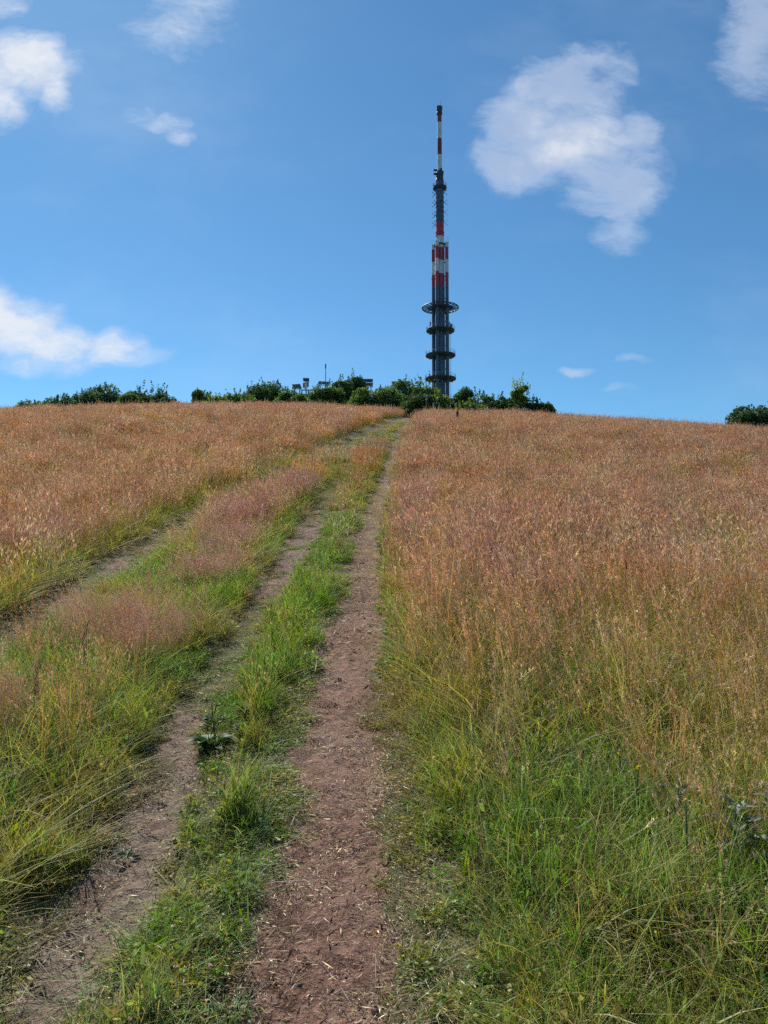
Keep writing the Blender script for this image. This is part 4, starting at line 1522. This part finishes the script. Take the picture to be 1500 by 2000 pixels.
for k, (x, y, lab) in enumerate(YF):
    stem_plant('hawkbit', x, y, .22 + .05 * (k % 3) if x > 0 else .16, 3, SL, lab, 'flower', 60 + k, 1, (.75, .50, .02), .013, .6)


def dry_stalk(x, y, h, label, seed, foxtail=False):
    r_ = random.Random(seed)
    root = empty('foxtail_stalk' if foxtail else 'dock_stalk', (x, y, gz(x, y)))
    tag(root, label, 'plant')
    m = MB()
    m.tube((0, 0, -.02), (.01, 0, h * .7), .0035, .003, M_WOOD, 6)
    m.tube((.01, 0, h * .7), (.025, .01, h), .003, .0015, M_WOOD, 6)
    m.build('stem', root)
    hb = MB()
    if foxtail:
        hb.lathe([(h * .93, .001, M_WOODD), (h * .95, .007, M_WOODD), (h * 1.06, .006, M_WOODD), (h * 1.08, 0, M_WOODD)], 8, (.023, .009))
    else:
        for k in range(70):
            t = .45 + .55 * k / 70
            a = r_.uniform(0, 6.28)
            q = Vector((.02 * t, .005, h * t)) + Vector((math.cos(a), math.sin(a), 0)) * r_.uniform(.004, .02)
            hb.tube(q, q + Vector((math.cos(a) * .006, math.sin(a) * .006, .012)), .0028, .001, M_WOOD, 4)
    hb.build('seed_head', root)


dry_stalk(-2.0, 4.96, .52, 'tall brown dry dock stalk in the left foreground grass', 71)
dry_stalk(-2.06, 4.4, .42, 'shorter brown dry stalk left below the tall dock stalk', 72)
dry_stalk(2.13, 6.58, .66, 'dark foxtail stalk standing above the right meadow', 73, True)


def stone(x, y, s, label, seed):
    g_ = np.random.default_rng(seed)
    V, F = [], []
    n, k = 9, 6
    for i in range(k + 1):
        a = math.pi * i / k
        for j in range(n):
            b = 2 * math.pi * j / n
            q = 1 + g_.normal(0, .10)
            V.append((q * math.sin(a) * math.cos(b) * s, q * math.sin(a) * math.sin(b) * s * .75, q * math.cos(a) * s * .5))
    for i in range(k):
        for j in range(n):
            F.append((i * n + j, i * n + (j + 1) % n, (i + 1) * n + (j + 1) % n, (i + 1) * n + j))
    o = link('stone', np_mesh('stone', V, np.array(F), M_STONE), None, (x, y, gz(x, y) + s * .3 + .01))
    tag(o, label, 'stone')


stone(-.13, 6.95, .028, 'small pale stone lying on the dirt path halfway up', 5)
stone(-.10, 12.6, .05, 'pale stone at the upper bend of the dirt path', 6)


# ---------------------------------------------------------------- yarrow dotting the upper right meadow
def yarrows():
    r_ = random.Random(88)
    white = flower_mat((.62, .60, .52))
    m = MB()
    m.tube((0, 0, 0), (.01, 0, .55), .004, .003, M_STEMG, 5)
    for k in range(14):
        a, q = r_.uniform(0, 6.28), r_.uniform(0, .055)
        c = Vector((.01 + q * math.cos(a), q * math.sin(a), .56 + r_.uniform(0, .03)))
        m.tube((.01, 0, .5), c, .002, .002, M_STEMG, 3)
        m.tube(c, c + Vector((0, 0, .012)), .013, .016, white, 6)
    me = None
    spots = [(r_.gauss(10.9, 1.0), r_.gauss(30.0, 1.3)) for _ in range(16)] + [(r_.gauss(14.4, .9), r_.gauss(30.2, 1.2)) for _ in range(26)]
    for k, (x, y) in enumerate(spots):
        loc = (x, y, gz(x, y) + r_.uniform(0, .1))
        if me is None:
            o = m.build('yarrow', None, loc)
            me = o.data
        else:
            o = link('yarrow', me, None, loc, (0, 0, r_.uniform(0, 6)))
        if k < 16:
            tag(o, 'white yarrow in the sparser patch of the upper right meadow', 'flower', 'white yarrow, sparser patch')
        else:
            tag(o, 'white yarrow in the denser patch nearest the right edge', 'flower', 'white yarrow, patch by the right edge')


yarrows()
